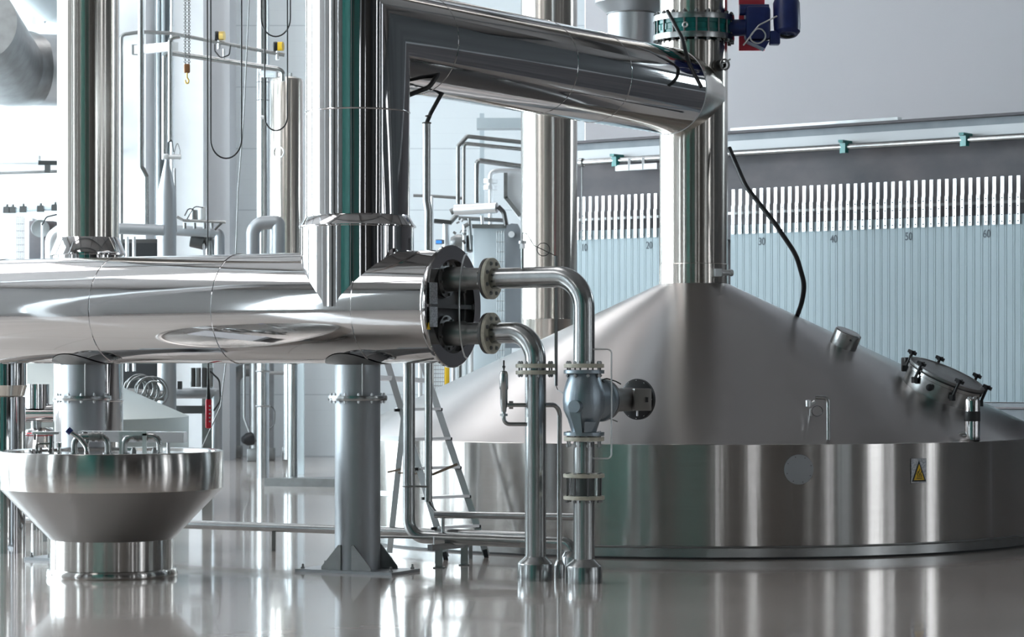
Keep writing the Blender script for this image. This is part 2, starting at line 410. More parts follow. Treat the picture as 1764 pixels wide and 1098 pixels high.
# support columns
def support(s, label):
    p = ax(s); g = V((p.x, p.y, 0))
    t = thing('support_column', label, 'column', g, 'grey bolted columns carrying the horizontal vessel')
    zt = p.z-RV+.04
    zf = 1.5-(686-628)*p.y/F
    done(MB().lathe([(.165, .02), (.165, zf-.018)], g, (0, 0, 1), 64), 'column_tube', 'grey', t)
    done(MB().lathe([(.165, zf+.018), (.165, zt+.02)], g, (0, 0, 1), 64), 'column_head', 'grey', t)
    # saddle hugging the vessel
    m = MB()
    rows = []
    for i, f in enumerate((0, .35, .7, 1)):
        rr = .165+(.235-.165)*f**1.4; row = []
        for k in range(48):
            a = 2*math.pi*k/48; u = rr*math.cos(a); v = rr*math.sin(a)
            ztop = p.z-math.sqrt(max(RV**2-v*v, 0))-.006
            row.append(m.b.verts.new(g+D*u+side*v+V((0, 0, (zt-.05)*(1-f)+ztop*f))))
        rows.append(row)
    for a_, b_ in zip(rows, rows[1:]):
        for k in range(48): m.b.faces.new((a_[k], a_[(k+1) % 48], b_[(k+1) % 48], b_[k]))
    done(m, 'saddle', 'mid', t)
    done(MB().lathe([(.16, zf-.018), (.213, zf-.018), (.216, zf-.004), (.216, zf+.004), (.213, zf+.018), (.16, zf+.018)], g, (0, 0, 1), 64), 'flange', 'satin', t)
    bolts_on(t, g+V((0, 0, zf+.018)), (0, 0, 1), .192, 12, .011, .014, 'alu', .1, both=.036)
    done(MB().box(g+V((0, 0, .01)), (.80, .42, .02), math.radians(-26.2)), 'base_plate', 'grey', t)
    for (dx, dy) in ((-1, .35), (-1, -.45), (1, .35), (1, -.45)):
        sd = side*(-dy*.35)
        x0 = math.sqrt(max(.165**2-(dy*.35)**2, 0))
        a_ = g+D*dx*(x0-.005)+sd
        m = MB().prism([a_+V((0, 0, .02)), a_+V((0, 0, .20)), a_+D*dx*.02+V((0, 0, .20)), a_+D*dx*.16+V((0, 0, .04)), a_+D*dx*.16+V((0, 0, .02)), a_+D*dx*.04+V((0, 0, .02))], side*.012)
        done(m, 'gusset', 'mid', t)
    for dx in (-1, 1):
        for dy in (-1, 1):
            q = g+D*dx*.365+side*dy*.16+V((0, 0, .02))
            done(MB().hexb(q, (0, 0, 1), .016, .014).cyl(q, q+V((0, 0, .035)), .008, 8), 'anchor_bolt', 'mid', t)
    q = g+D*.10-side*0+V((0, 0, 0))
    a_ = g+V((.045, -.165, 0))
    done(MB().cyl(a_+V((0, 0, zf+.02)), a_+V((0, 0, zt)), .006, 8), 'vent_tube', 'alu', t)
    return t
support(0.0, 'grey steel column under the vessel left of the stepladder, its gusseted foot in view')
support(-2.42, 'grey steel column under the vessel directly behind the round tap basin')

# ------------------------------------------------------------------ vapour duct: riser, elbow, run to the stack
KC = V((1.623, 22.3, 0)); ZD = 3.9
E1 = V((A0.x, A0.y, ZD)); dd = (V((KC.x, KC.y, ZD))-E1).normalized(); LD = (V((KC.x, KC.y, ZD))-E1).length
vd = thing('vapour_duct', 'thick polished steel duct rising from the vessel and bending across to the stack', 'duct', (A0.x, A0.y, 1.9))
done(MB().lathe([(RV+.003, 0), (RV+.003, 2.49-1.912)], A0, (0, 0, 1), 128), 'lower_riser', 'polish', vd)
done(MB().lathe([(RV+.003, 0), (.425, .005), (.425, .012), (.382, .075), (.38, .09)], (A0.x, A0.y, 2.485), (0, 0, 1), 96), 'collar', 'polish', vd)
done(MB().sweep([(A0.x, A0.y, 2.5), E1, E1+dd*(LD-.46)], .378, 128, cap=False), 'upper_duct', 'polish', vd)
done(MB().lathe([(.378, -.46), (.37, -.40), (.31, .02), (.26, .12), (0, .14)], (KC.x, KC.y, ZD), dd, 96), 'reducer', 'stack', vd)
done(MB().torus((A0.x, A0.y, 3.32), .378, .006, seg=96), 'seam_band', 'polish', vd)
for s in (.75, 2.45, 3.3):
    done(MB().lathe([(.378, -.004), (.3815, -.002), (.3815, .002), (.378, .004)], E1+dd*s, dd, 96), 'seam_band', 'polish', vd)
done(MB().torus(E1+dd*(LD-.46), .378, .005, dd, 96), 'end_bead', 'alu', vd)
# loose sensor wires on the duct
for (x, y, Z) in ((868, 110, 19.5), (1100, 140, 21.1)):
    p = W(x, y, Z)
    done(MB().sweep([p, p+V((.01, -.03, -.10)), p+V((.10, -.05, -.15)), p+V((.16, -.03, -.06)), p+V((.17, .02, .02))], .004, 6, bend=.05), 'sensor_wire', 'dark', vd)

# ------------------------------------------------------------------ big kettle
KR = 3.15; KZ = .885; KT = 2.22; CR = .304
kt = thing('brewing_kettle', 'huge brushed steel kettle with a conical roof and a warning sign on its side', 'kettle', KC)
done(MB().lathe([(KR-.012, .014), (KR-.012, .086), (KR, .09)], KC, (0, 0, 1), 256), 'base_ring', 'satin', kt)
done(MB().lathe([(KR-.012, 0), (KR+.004, 0), (KR-.004, .014), (KR-.012, .016)], KC, (0, 0, 1), 256), 'dark_foot_band', 'black', kt)  # dark band added to mark the kettle's edge against the floor
done(MB().torus(KC+V((0, 0, .094)), KR+.003, .009, seg=256), 'bead', 'mid', kt)
done(MB().lathe([(KR, .096), (KR, KZ-.004), (KR-.01, KZ)], KC, (0, 0, 1), 256), 'skirt', 'brushed', kt)
done(MB().lathe([(KR-.01, KZ), (KR-.03, KZ+.012)]+[(KR-.03+(CR-KR+.03)*f, KZ+.012+(KT-KZ-.012)*f) for f in (.1, .3, .5, .7, .9, 1)], KC, (0, 0, 1), 256), 'cone_roof', 'brushed_cone', kt)
done(MB().lathe([(CR+.004, KT-.02), (CR+.004, KT+.17), (CR, KT+.175)], KC, (0, 0, 1), 96), 'stack_collar', 'stack', kt)
done(MB().lathe([(CR, KT+.17), (CR, 4.37)], KC, (0, 0, 1), 96), 'stack', 'stack', kt)
done(MB().lathe([(CR, 4.6), (CR, 8.5)], KC, (0, 0, 1), 96), 'upper_stack', 'stack', kt)
def on_skirt(x, z, out=0):        # point on the skirt seen at picture column x
    k = (x-882)/F
    a_ = k*k+1; b_ = -2*(k*KC.x+KC.y); c_ = KC.x**2+KC.y**2-(KR+out)**2
    Y = (-b_-math.sqrt(b_*b_-4*a_*c_))/(2*a_)
    return V((k*Y, Y, z))
def on_cone(x, y):                # point on the cone roof seen at picture point (x, y)
    k = (x-882)/F; m_ = (y-628)/F; sl = (KT-KZ)/(KR-CR)
    Y = 18.0
    for _ in range(4000):
        p = V((k*Y, Y, 1.5-m_*Y)); r = math.hypot(p.x-KC.x, p.y-KC.y)
        if p.z <= KT-(r-CR)*sl and r < KR: return p
        Y += .002
    return p
def cone_n(p):
    r = V((p.x-KC.x, p.y-KC.y, 0)).normalized(); sl = math.atan((KT-KZ)/(KR-CR))
    return (r*math.sin(sl)+V((0, 0, math.cos(sl)))).normalized()
# vertical weld strip
a1 = math.atan2(on_skirt(1207, 0).y-KC.y, on_skirt(1207, 0).x-KC.x); a2 = math.atan2(on_skirt(1222, 0).y-KC.y, on_skirt(1222, 0).x-KC.x)
m = MB(); vs = []
for k in range(5):
    a_ = a1+(a2-a1)*k/4; vs.append([m.b.verts.new(KC+V(((KR+.003)*math.cos(a_), (KR+.003)*math.sin(a_), z))) for z in (.15, KZ-.005)])
for k in range(4): m.b.faces.new((vs[k][0], vs[k+1][0], vs[k+1][1], vs[k][1]))
done(m, 'seam_strip', 'brushed', kt)
# round cover plate
p = on_skirt(1376, 1.5-(809-628)*19.25/F); n_ = V((p.x-KC.x, p.y-KC.y, 0)).normalized()
cp = done(MB().lathe([(0, .006), (.112, .006), (.116, .003), (.116, -.01)], p+n_*.002, n_, 48), 'cover_plate', 'grey', kt)
bolts_on(cp, p+n_*.008, n_, .10, 8, .004, .003, 'dark', .3)
# hot surface sign
p = on_skirt(1582, 1.5-(810-628)*19.7/F); n_ = V((p.x-KC.x, p.y-KC.y, 0)).normalized(); tx = V((-n_.y, n_.x, 0)); tz = V((0, 0, 1))
def flat(poly, off, nm, mt, par, th=.002):
    return done(MB().prism([p+n_*off+tx*a_+tz*b_ for a_, b_ in poly], n_*th), nm, mt, par)
sg = flat([(-.075, -.095), (.075, -.095), (.075, .095), (-.075, .095)], .004, 'warning_sign', 'label', kt)
flat([(-.07, -.085), (.07, -.085), (.0, .08)], .0065, 'sign_border', 'black', sg)
flat([(-.052, -.073), (.052, -.073), (.0, .052)], .009, 'sign_panel', 'yellow', sg)
flat([(-.028, -.062), (.028, -.062), (.028, -.057), (-.028, -.057)], .0115, 'sign_bar', 'black', sg)
for dx in (-.017, 0, .017):
    top = .015 if dx == 0 else -.002
    pp = [p+n_*.0125+tx*(dx+.006*math.sin(k*math.pi/3))+tz*(-.05+(top+.05)*k/8) for k in range(9)]
    done(MB().sweep(pp, .0022, 6), 'heat_wave', 'black', sg)
# small capped vent
p = on_cone(1452, 596); n_ = cone_n(p)
vt = done(MB().lathe([(.118, -.04), (.118, .125), (.108, .135), (.05, .13), (0, .13)], p, n_, 48), 'vent_cap', 'satin', kt)
done(MB().cyl(p+n_*.05+V((.03, -.115, 0)), p+n_*.05+V((.032, -.125, 0)), .009, 10), 'plug', 'black', vt)
# manhole
p = on_cone(1618, 678); n_ = cone_n(p); up_ = (V((KC.x-p.x, KC.y-p.y, 0)).normalized()); t1 = n_.cross(up_).normalized(); t2 = t1.cross(n_).normalized()
mh = done(MB().lathe([(.325, -.03), (.325, .12), (.335, .125), (.335, .15), (.31, .16)], p, n_, 72), 'manhole', 'satin', kt)
done(MB().lathe([(.325, .155), (.335, .165), (.335, .185), (.30, .19), (.29, .183), (.1, .19), (0, .192)], p, n_, 72), 'manhole_lid', 'mid', mh)
for k in range(6):
    a_ = k*math.pi/3+.35; q = p+(t1*math.cos(a_)+t2*math.sin(a_))*.35
    cl = MB().cyl(q+n_*.05, q+n_*.215, .012, 10).box(q+n_*.07, (.03, .05, .05), a_)
    for b_ in (0, math.pi/2):
        w_ = (t1*math.cos(b_)+t2*math.sin(b_))
        cl.beam(q+n_*.22-w_*.038, q+n_*.22+w_*.038, .028, .026)
    done(cl, 'wing_clamp', 'black', mh)
q = p+t2*.36+n_*.1
done(MB().box(q, (.10, .08, .12), .3, bev=.01).cyl(q-t1*.07, q+t1*.07, .022, 12), 'hinge', 'dark', mh)
q = p+n_*.08+V((-.16, -.29, -.02))
done(MB().lathe([(0, .03), (.03, .02), (.03, 0)], q, (-.3, -1, 0), 16), 'lid_knob', 'black', mh)
# sight tube with dark ring
p = on_cone(1675, 754)
st = done(MB().lathe([(.062, -.02), (.062, .29), (.055, .31), (0, .315)], p, (0, 0, 1), 32), 'sight_tube', 'polish', kt)
done(MB().lathe([(.0635, .13), (.0645, .135), (.0645, .205), (.0635, .21)], p, (0, 0, 1), 32), 'dark_ring', 'black', st)
for k in range(4):
    q = p+V((.03*math.cos(k*1.57+.4), .03*math.sin(k*1.57+.4), .312)); done(MB().lathe([(.014, 0), (.014, .012), (0, .02)], q, (0, 0, 1), 10), 'top_bolt', 'mid', st)
done(MB().sweep([p+V((-.02, 0, .03)), p+V((-.10, 0, .01)), p+V((-.13, -.01, -.03))], .03, 12, bend=.03), 'foot_branch', 'satin', st)
# swan neck tube and small sampling tap
p = on_cone(1427, 757)
done(MB().sweep([p-V((0, 0, .02)), p+V((0, 0, .32)), p+V((-.10, 0, .325))], .016, 16, bend=.04), 'bent_tube', 'satin', kt)
p = on_cone(1396, 715); b_ = p+V((0, -.03, 0))
sp = done(MB().cyl(b_+V((0, .03, -.04)), b_+V((0, 0, .05)), .010, 10).lathe([(0, 0), (.02, 0), (.022, .05), (0, .055)], b_+V((-.02, 0, .065)), (0, 0, 1), 12).cyl(b_+V((-.02, 0, .07)), b_+V((.035, 0, .105)), .016, 12), 'sampling_tap', 'alu', kt)
done(MB().torus(b_+V((.05, 0, .03)), .042, .003, (0, 1, .2), 24, 6), 'wire_loop', 'dark', sp)
# little junction box on the stack collar
p = V((KC.x+.19, KC.y-.26, KT+.09))
jb = done(MB().box(p, (.065, .07, .07), .3, bev=.006), 'junction_box', 'white', kt)
done(MB().cyl(p+V((.03, 0, 0)), p+V((.12, .05, 0)), .025, 12).cyl(p+V((.115, .045, 0)), p+V((.135, .055, 0)), .03, 12), 'cable_gland', 'alu', jb)
# small valve on the stack above the duct
p = V((KC.x+.20, KC.y-.24, 1.5+(628-112)*22.0/F))
sv = done(MB().lathe([(.05, 0), (.05, .03), (.03, .03), (.03, .08)], p, (.5, -.86, 0), 20), 'stack_valve', 'dark', kt)
done(MB().torus(p+V((.05, -.09, 0)), .045, .009, (.5, -.86, 0), 20).beam(p+V((.02, -.10, 0)), p+V((.10, -.07, .05)), .012, .012), 'hand_wheel', 'mid', sv)
# butterfly valve on the stack
bv = thing('butterfly_valve', 'teal bolted butterfly valve in the stack with a blue geared motor', 'valve', (KC.x, KC.y, 4.38))
for z in (4.385, 4.555):
    done(MB().lathe([(CR-.01, 0), (.362, 0), (.364, .02), (.362, .05), (CR-.01, .05)], (KC.x, KC.y, z), (0, 0, 1), 96), 'flange_ring', 'satin', bv)
done(MB().lathe([(CR, 0), (.335, 0), (.335, .03), (.325, .035), (.325, .085), (.335, .09), (.335, .12), (CR, .12)], (KC.x, KC.y, 4.435), (0, 0, 1), 96), 'valve_body', 'teal', bv)
for k in range(20):
    a_ = 2*math.pi*k/20; q = V((KC.x+.343*math.cos(a_), KC.y+.343*math.sin(a_), 4.36))
    done(MB().cyl(q, q+V((0, 0, .275)), .009, 8).hexb(q+V((0, 0, .245)), (0, 0, 1), .019, .022).hexb(q, (0, 0, 1), .019, .024), 'stud', 'dark', bv)
mx_, mz = KC.x+.36, 4.50
ac = done(MB().cyl((mx_-.05, KC.y-.05, mz), (mx_+.12, KC.y-.08, mz), .075, 20).box((mx_+.20, KC.y-.08, mz+.03), (.22, .2, .30), 0, bev=.03).cyl((mx_+.04, KC.y-.1, mz+.155), (mx_+.3, KC.y-.1, mz+.155), .05, 16).prism([(mx_+.1, KC.y-.18, mz-.13), (mx_+.3, KC.y-.18, mz-.13), (mx_+.26, KC.y-.18, mz-.2), (mx_+.2, KC.y-.18, mz-.17)], (0, .2, 0)), 'gearbox', 'blue', bv)
mo = done(MB().lathe([(0, -.1), (.09, -.1), (.115, -.07), (.12, 0), (.12, .2), (.10, .25), (0, .25)], (mx_+.46, KC.y-.12, mz+.02), (0, .25, 1), 32).box((mx_+.35, KC.y-.12, mz-.10), (.09, .12, .12), 0, bev=.01), 'motor', 'blue', bv)
done(MB().torus((mx_+.46, KC.y-.12, mz+.0), .10, .012, (.1, -1, .3), 24), 'cable_loop', 'black', mo)
done(MB().sweep([(mx_+.36, KC.y-.24, mz+.08), (mx_+.2, KC.y-.24, mz+.0), (mx_+.1, KC.y-.22, mz-.12), (mx_+.2, KC.y-.22, mz-.17), (mx_+.28, KC.y-.22, mz-.1), (mx_+.2, KC.y-.23, mz-.0), (mx_+.06, KC.y-.25, mz-.18)], .007, 8, bend=.06), 'motor_cable', 'alu', ac)
done(MB().box((mx_+.17, KC.y+.12, 4.62), (.23, .02, .60)), 'red_plate', 'pink', bv, 'bright red plate behind the motor')
p = V((KC.x-.10, KC.y-.345, 4.49)); done(MB().torus(p, .02, .008, (0, 1, 0), 16), 'eye_nut', 'alu', bv)

# hose from the stack to the roof
h = [W(1256, 255, 21.9), W(1285, 322, 21.7), W(1335, 385, 21.6), W(1372, 440, 21.6), W(1386, 490, 21.7), W(1382, 520, 21.8), on_cone(1373, 545)+V((0, .1, -.03))]
tag(done(MB().sweep(h, .021, 12, bend=.35, n=5), 'rubber_hose', 'black'), 'black rubber hose arching from the stack down onto the kettle roof', 'hose')
# drain hose in front of the stack
h = [W(1149, 18, 21.5), W(1175, 66, 21.4), W(1187, 110, 21.4), W(1208, 150, 21.3)]
tag(done(MB().sweep(h, .017, 10, bend=.1), 'rubber_hose', 'black'), 'thin black hose hanging before the teal valve onto the duct', 'hose')

# ------------------------------------------------------------------ the two stub risers right of the vessel
def ringflange(parent, c, axis, r0, r1, th, mt, nm='flange'):
    return done(MB().lathe([(r0, 0), (r1-.003, 0), (r1, .003), (r1, th-.003), (r1-.003, th), (r0, th)], c, axis, 64), nm, mt, parent)
def foot(parent, x, y, r, R, h, mt='satin'):
    return done(MB().lathe([(R, 0), (R, h*.72), (R*.96, h*.78), (r+.008, h), (r, h+.01)], (x, y, 0), (0, 0, 1), 48), 'floor_sleeve', mt, parent)
FX = END+.295
def flanged_start(t, zz):
    o = ax(FX)+V((0, 0, zz))
    f2 = ringflange(t, o, D, .07, .146, .03, 'cream')
    f1 = ringflange(t, o-D*.024, D, .07, .145, .022, 'dark', 'counter_flange')
    bolts_on(t, o+D*.022, D, .112, 8, .016, .016, 'mid', math.pi/8, both=.046)
def hflange(t, x, y, z, mts, R=.14, r=.07, n=8):
    for k, mt in enumerate(mts): ringflange(t, (x, y, z-.052*k+.0), (0, 0, 1), r, R, .038 if k == 0 else .038, mt)
    bolts_on(t, (x, y, z+.038), (0, 0, 1), R*.82, n, .017, .018, 'alu', .2, both=.038+.052*(len(mts)-1))
PB = V((ax(1.015).x, ax(1.015).y, 0)); PA = V((ax(.65).x, ax(.65).y, 0))
PB = V((124/F*17.12, 17.12, 0)); PA = V((40.5/F*17.35, 17.35, 0))
# short riser
pa = thing('pipe_riser', 'shorter steel riser bending down from the lower nozzle of the vessel', 'pipe', PA)
flanged_start(pa, -.193)
done(MB().sweep([ax(FX)+V((0, 0, -.193)), V((PA.x, PA.y, 1.737-.012)), V((PA.x, PA.y, 1.49))], .0735, 40, bend=.20, n=14), 'elbow', 'satin', pa)
z1 = 1.5-(631-628)*PA.y/F
for k, z in enumerate((z1-.012, z1-.058)): ringflange(pa, (PA.x, PA.y, z), (0, 0, 1), .07, .138, .028, 'cream')
bolts_on(pa, (PA.x, PA.y, z1+.016), (0, 0, 1), .115, 8, .013, .014, 'mid', .2, both=.074)
done(MB().lathe([(.0735, .14), (.0735, 1.49)], PA, (0, 0, 1), 48), 'upright', 'satin', pa)
foot(pa, PA.x, PA.y, .0735, .126, .155)
# tall riser with check valve
pb = thing('pipe_riser', 'taller steel riser with a bulbous valve, bending down from the upper nozzle', 'pipe', PB)
flanged_start(pb, .193)
done(MB().sweep([ax(FX)+V((0, 0, .193)), V((PB.x, PB.y, 2.105)), V((PB.x, PB.y, 1.49))], .0735, 40, bend=.22, n=14), 'elbow', 'satin', pb)
zf = lambda y: 1.5-(y-628)*PB.y/F
hz = zf(631)
ringflange(pb, (PB.x, PB.y, hz-.012), (0, 0, 1), .07, .138, .028, 'cream')
bolts_on(pb, (PB.x, PB.y, hz+.016), (0, 0, 1), .115, 8, .013, .014, 'mid', .2, both=.074)
ringflange(pb, (PB.x, PB.y, zf(760)), (0, 0, 1), .07, .138, .028, 'cream')
bolts_on(pb, (PB.x, PB.y, zf(748)), (0, 0, 1), .115, 8, .013, .014, 'mid', .2, both=.072)
vb = thing('globe_valve', 'bulbous silver cast valve in the taller riser with a black round actuator', 'valve', (PB.x, PB.y, zf(753)))
ringflange(vb, (PB.x, PB.y, hz-.052), (0, 0, 1), .06, .14, .026, 'cast')
ringflange(vb, (PB.x, PB.y, zf(754)+.012), (0, 0, 1), .06, .14, .026, 'cast')
zc = zf(692)
body = MB().lathe([(.085, zf(749)-zc), (.088, zf(742)-zc), (.10, zf(733)-zc), (.115, zf(722)-zc), (.142, zf(706)-zc), (.146, zf(690)-zc), (.142, zf(676)-zc), (.125, zf(660)-zc), (.104, zf(645)-zc), (.098, hz-.045-zc)], (PB.x, PB.y, zc), (0, 0, 1), 48)
done(body, 'valve_body', 'cast', vb)
q = V((PB.x-.06, PB.y-.155, zf(700)))
done(MB().cyl(q+V((.02, .05, 0)), q+V((-.012, -.025, 0)), .043, 28), 'boss', 'cast', vb)
done(MB().prism([q+V((-.045, .02, -.03)), q+V((.03, .0, -.03)), q+V((.045, .01, -.19)), q+V((-.0, .02, -.19))], (.0, .07, 0)).prism([q+V((.06, -.0, -.105)), q+V((.14, .03, -.105)), q+V((.10, .04, -.19)), q+V((.055, .02, -.19))], (0, .05, 0)), 'rib', 'cast', vb)
dv = V((.62, .78, 0)).normalized(); o = V((PB.x, PB.y, zf(690)))
done(MB().lathe([(.135, .06), (.137, .16), (.15, .17), (.15, .20), (.13, .21), (.10, .28)], o, dv, 48), 'bonnet', 'cast', vb)
done(MB().lathe([(.14, .22), (.14, .245), (.085, .25), (.083, .56), (0, .56)], o, dv, 40), 'neck', 'mid', vb)
act = done(MB().lathe([(.05, .54), (.06, .60), (.13, .61), (.145, .62), (.145, .645), (.13, .655), (0, .68)], o, dv, 56), 'actuator', 'black', vb)
bolts_on(act, o+dv*.618, -dv, .13, 12, .006, .006, 'alu')
pc = o+dv*.55+V((.07, -.10, .0))
ps = done(MB().box(pc+V((0, 0, .0)), (.125, .09, .155), .2, bev=.01), 'positioner', 'plain', vb)
done(MB().box(pc+V((.035, -.043, .0)), (.016, .012, .035), .2), 'small_display', 'black', ps)
done(MB().cyl(pc+V((-.03, 0, -.075)), pc+V((-.03, 0, -.115)), .007, 8), 'cable_gland', 'alu', ps)
done(MB().sweep([o+dv*.17+V((0, -.06, .125)), o+dv*.25+V((0, -.1, .15)), o+dv*.36+V((0, -.1, .13)), o+dv*.42+V((0, -.12, .11))], .005, 8, bend=.05).sweep([o+dv*.17+V((0, -.06, .12)), o+dv*.23+V((0, -.1, .14)), o+dv*.24+V((0, -.1, .08)), o+dv*.19+V((0, -.1, .07))], .004, 8, bend=.03), 'air_line', 'black', vb)
done(MB().sweep([o+dv*.2+V((0, -.08, -.11)), o+dv*.3+V((0, -.1, -.13)), o+dv*.38+V((0, -.12, -.15))], .004, 8, bend=.04), 'signal_wire', 'mid', vb)
done(MB().lathe([(.0735, .13), (.0735, zf(858))], PB, (0, 0, 1), 48), 'lower_upright', 'satin', pb)
done(MB().lathe([(.0735, zf(815)), (.0735, zf(762))], PB, (0, 0, 1), 48), 'upper_upright', 'satin', pb)
sgz = thing('sight_glass', 'flanged sight glass with tie rods low in the taller riser', 'sight glass', (PB.x, PB.y, zf(861)))
for y in (823, 861): ringflange(sgz, (PB.x, PB.y, zf(y)), (0, 0, 1), .06, .142, .026, 'cream')
done(MB().lathe([(.098, zf(861)+.02), (.098, zf(823))], (PB.x, PB.y, 0), (0, 0, 1), 40), 'glass_tube', 'glass', sgz)
done(MB().lathe([(.05, zf(861)+.02), (.05, zf(823))], (PB.x, PB.y, 0), (0, 0, 1), 24), 'inner_tube', 'dark', sgz)
for k in range(8):
    a_ = k*math.pi/4+.2; q = V((PB.x+.118*math.cos(a_), PB.y+.118*math.sin(a_), zf(866)))
    done(MB().cyl(q, q+V((0, 0, zf(815)-zf(866))), .007, 8).hexb(q, (0, 0, 1), .014, .014).hexb(q+V((0, 0, zf(819)-zf(866))), (0, 0, 1), .014, .014), 'tie_rod', 'dark', sgz)
foot(pb, PB.x, PB.y, .0735, .126, .155)
# bypass tube
q1 = V((PB.x+.07, PB.y-.02, zf(602))); q2 = V((PB.x+.07, PB.y-.02, zf(790)))
tag(done(MB().sweep([q1, q1+V((.118, 0, 0)), q2+V((.118, 0, 0)), q2], .0055, 8, bend=.03), 'bypass_tube', 'alu'), 'thin bent tube bypassing the silver valve on the taller riser', 'tube')
# temperature probe on the tall riser
p = W(900, 461, 17.36)
tp = thing('temperature_probe', 'small probe with a coiled wire standing on the horizontal pipe end', 'sensor', p)
done(MB().cyl(p-V((0, 0, .01)), p+V((0, 0, .14)), .011, 12), 'stem', 'satin', tp)
done(MB().cyl(p+V((0, 0, .13)), p+V((0, 0, .165)), .022, 6).cyl(p+V((0, 0, .165)), p+V((0, 0, .185)), .026, 20), 'probe_head', 'alu', tp)
done(MB().sweep([p+V((0, 0, .18)), p+V((0, 0, .24)), p+V((.03, 0, .235)), W(920, 423, 17.4), W(957, 441, 17.45)], .003, 6).torus(W(936, 430, 17.4), .045, .0028, (0.2, 1, .1), 24, 6), 'probe_wire', 'black', tp)
# instrument tube standing between the risers
q = W(958, 441, 17.5); q2 = W(958, 665, 17.5)
tag(done(MB().sweep([q, q2], .012, 10, cap=True).sweep([q2, q2+V((.012, 0, -.03)), W(972, 679, 17.3)], .004, 6), 'conduit_tube', 'mid'), 'thin vertical wiring tube between the two risers', 'tube')
# safety valve loop on short riser
zA = lambda y: 1.5-(y-628)*PA.y/F
xq = (868-882)/F*PA.y
sv = thing('safety_valve', 'slim upright relief valve piped to the left of the shorter riser', 'valve', (xq, PA.y-.02, zA(735)))
yq = PA.y-.02
done(MB().lathe([(0, zA(710)), (.018, zA(710)), (.020, zA(704)), (.026, zA(695)), (.026, zA(672)), (.031, zA(670)), (.029, zA(645)), (.022, zA(640)), (0, zA(638))], (xq, yq, 0), (0, 0, 1), 20), 'bonnet', 'satin', sv)
done(MB().cyl((xq, yq, zA(638)), (xq, yq, zA(621)), .006, 8).hexb((xq, yq, zA(634)), (0, 0, 1), .012, .014), 'spindle', 'black', sv)
done(MB().sweep([(xq, yq, zA(708)), (xq, yq, zA(731)), (PA.x-.06, yq, zA(731))], .014, 12, bend=.04).hexb((xq, yq, zA(717)), (0, 0, 1), .03, .016), 'inlet_tube', 'satin', sv)
done(MB().cyl((xq+.02, yq, zA(698)), (PA.x-.06, yq, zA(698)), .014, 12).lathe([(0, 0), (.028, 0), (.028, .03), (0, .03)], (xq+.035, yq, zA(698)), (1, 0, 0), 20), 'outlet_tube', 'satin', sv)
o1 = V((PA.x+.06, yq, zA(698))); xo = (964-882)/F*17.45
dt = thing('discharge_tube', 'slender tube bending down between the risers into a floor socket', 'pipe', (xo, 17.5, 0))
done(MB().sweep([o1, V((xo, 17.45, zA(698))), V((xo, 17.5, .08))], .0165, 16, bend=.08, n=8), 'tube', 'satin', dt)
foot(dt, xo, 17.5, .0165, .037, .12)

# ------------------------------------------------------------------ low pipework behind the vessel
pr = thing('process_pipe', 'steel pipe dropping behind the vessel and running low to the right', 'pipe', W(704, 928, 18.45)*1.0)
zl = 1.5-300*18.45/F
xv = (704-882)/F*18.55; xe = (985-882)/F*18.2
done(MB().sweep([(xv, 18.6, 2.1), (xv, 18.6, zl), (xe, 18.2, zl-.02), (xe, 18.2, .12)], .045, 28, bend=.13, n=10), 'tube', 'satin', pr)
foot(pr, xe, 18.2, .045, .075, .13)
cp_ = MB().torus((xv, 18.6, 1.5-(838-628)*18.6/F), .047, .006).cyl((xv+.04, 18.6, 1.5-210*18.6/F), (xv+.14, 18.6, 1.5-211*18.6/F), .008, 8)
done(cp_, 'pipe_clamp', 'mid', pr)
p1 = W(735, 212, 18.75); 
cd = thing('conduit', 'upright cable conduit pipe passing behind the vessel with black hoses leaving its top', 'pipe', V((p1.x, 18.75, .9)))
done(MB().sweep([p1, W(735, 345, 18.75), W(738, 365, 18.75), W(738, 865, 18.75)], .029, 20), 'tube', 'satin', cd)
done(MB().torus(p1, .03, .006).torus(W(738, 200, 18.75)*1, .02, .006), 'end_bush', 'dark', cd)
done(MB().sweep([p1, W(742, 195, 18.75), W(797, 96, 18.85)], .016, 10, bend=.05), 'upper_hose', 'black', cd)
done(MB().sweep([W(753, 92, 18.55), W(756, 125, 18.45), W(740, 150, 18.4), W(704, 164, 18.35)], .018, 10, bend=.12), 'side_hose', 'black', cd)
done(MB().sweep([W(738, 862, 18.75), W(742, 872, 18.7), W(752, 884, 18.6)], .011, 10, bend=.03), 'lower_hose', 'black', cd)
ra = W(750, 887, 18.55); rb = W(992, 891, 18.1)
gr = thing('guard_rail', 'low horizontal steel rail on a short post above the low pipe', 'rail', V((ra.x, ra.y, .25)))
done(MB().sweep([ra, rb], .0265, 20), 'rail', 'satin', gr)
a_ = W(763, 893, 18.53); done(MB().cyl(a_, a_-V((0, 0, .12)), .013, 12), 'post', 'satin', gr)
tag(done(MB().sweep([W(636, 925, 18.5), W(745, 927, 18.4), W(905, 935, 18.28)], .010, 10), 'small_tube', 'mid'), 'thin tube running just in front of the low pipe', 'pipe')
ps_ = thing('pipe_stand', 'small steel trestle with two square legs under the low pipe', 'stand', (W(762, 0, 18.3).x, 18.4, 0))
l1 = W(756, 979, FL(979)); l2 = W(800, 974, FL(974)); l1.z = l2.z = 0
zb = .165
for q in (l1, l2):
    done(MB().box(q+V((0, 0, .075)), (.055, .055, .15)), 'leg', 'satin', ps_)
    done(MB().box(q+V((0, 0, .004)), (.085, .085, .008)), 'foot_plate', 'mid', ps_)
dr = (l2-l1).normalized()
done(MB().beam(l1-dr*.11+V((0, 0, zb-.01)), l2+dr*.04+V((0, 0, zb-.01)), .045, .045), 'crossbar', 'satin', ps_)
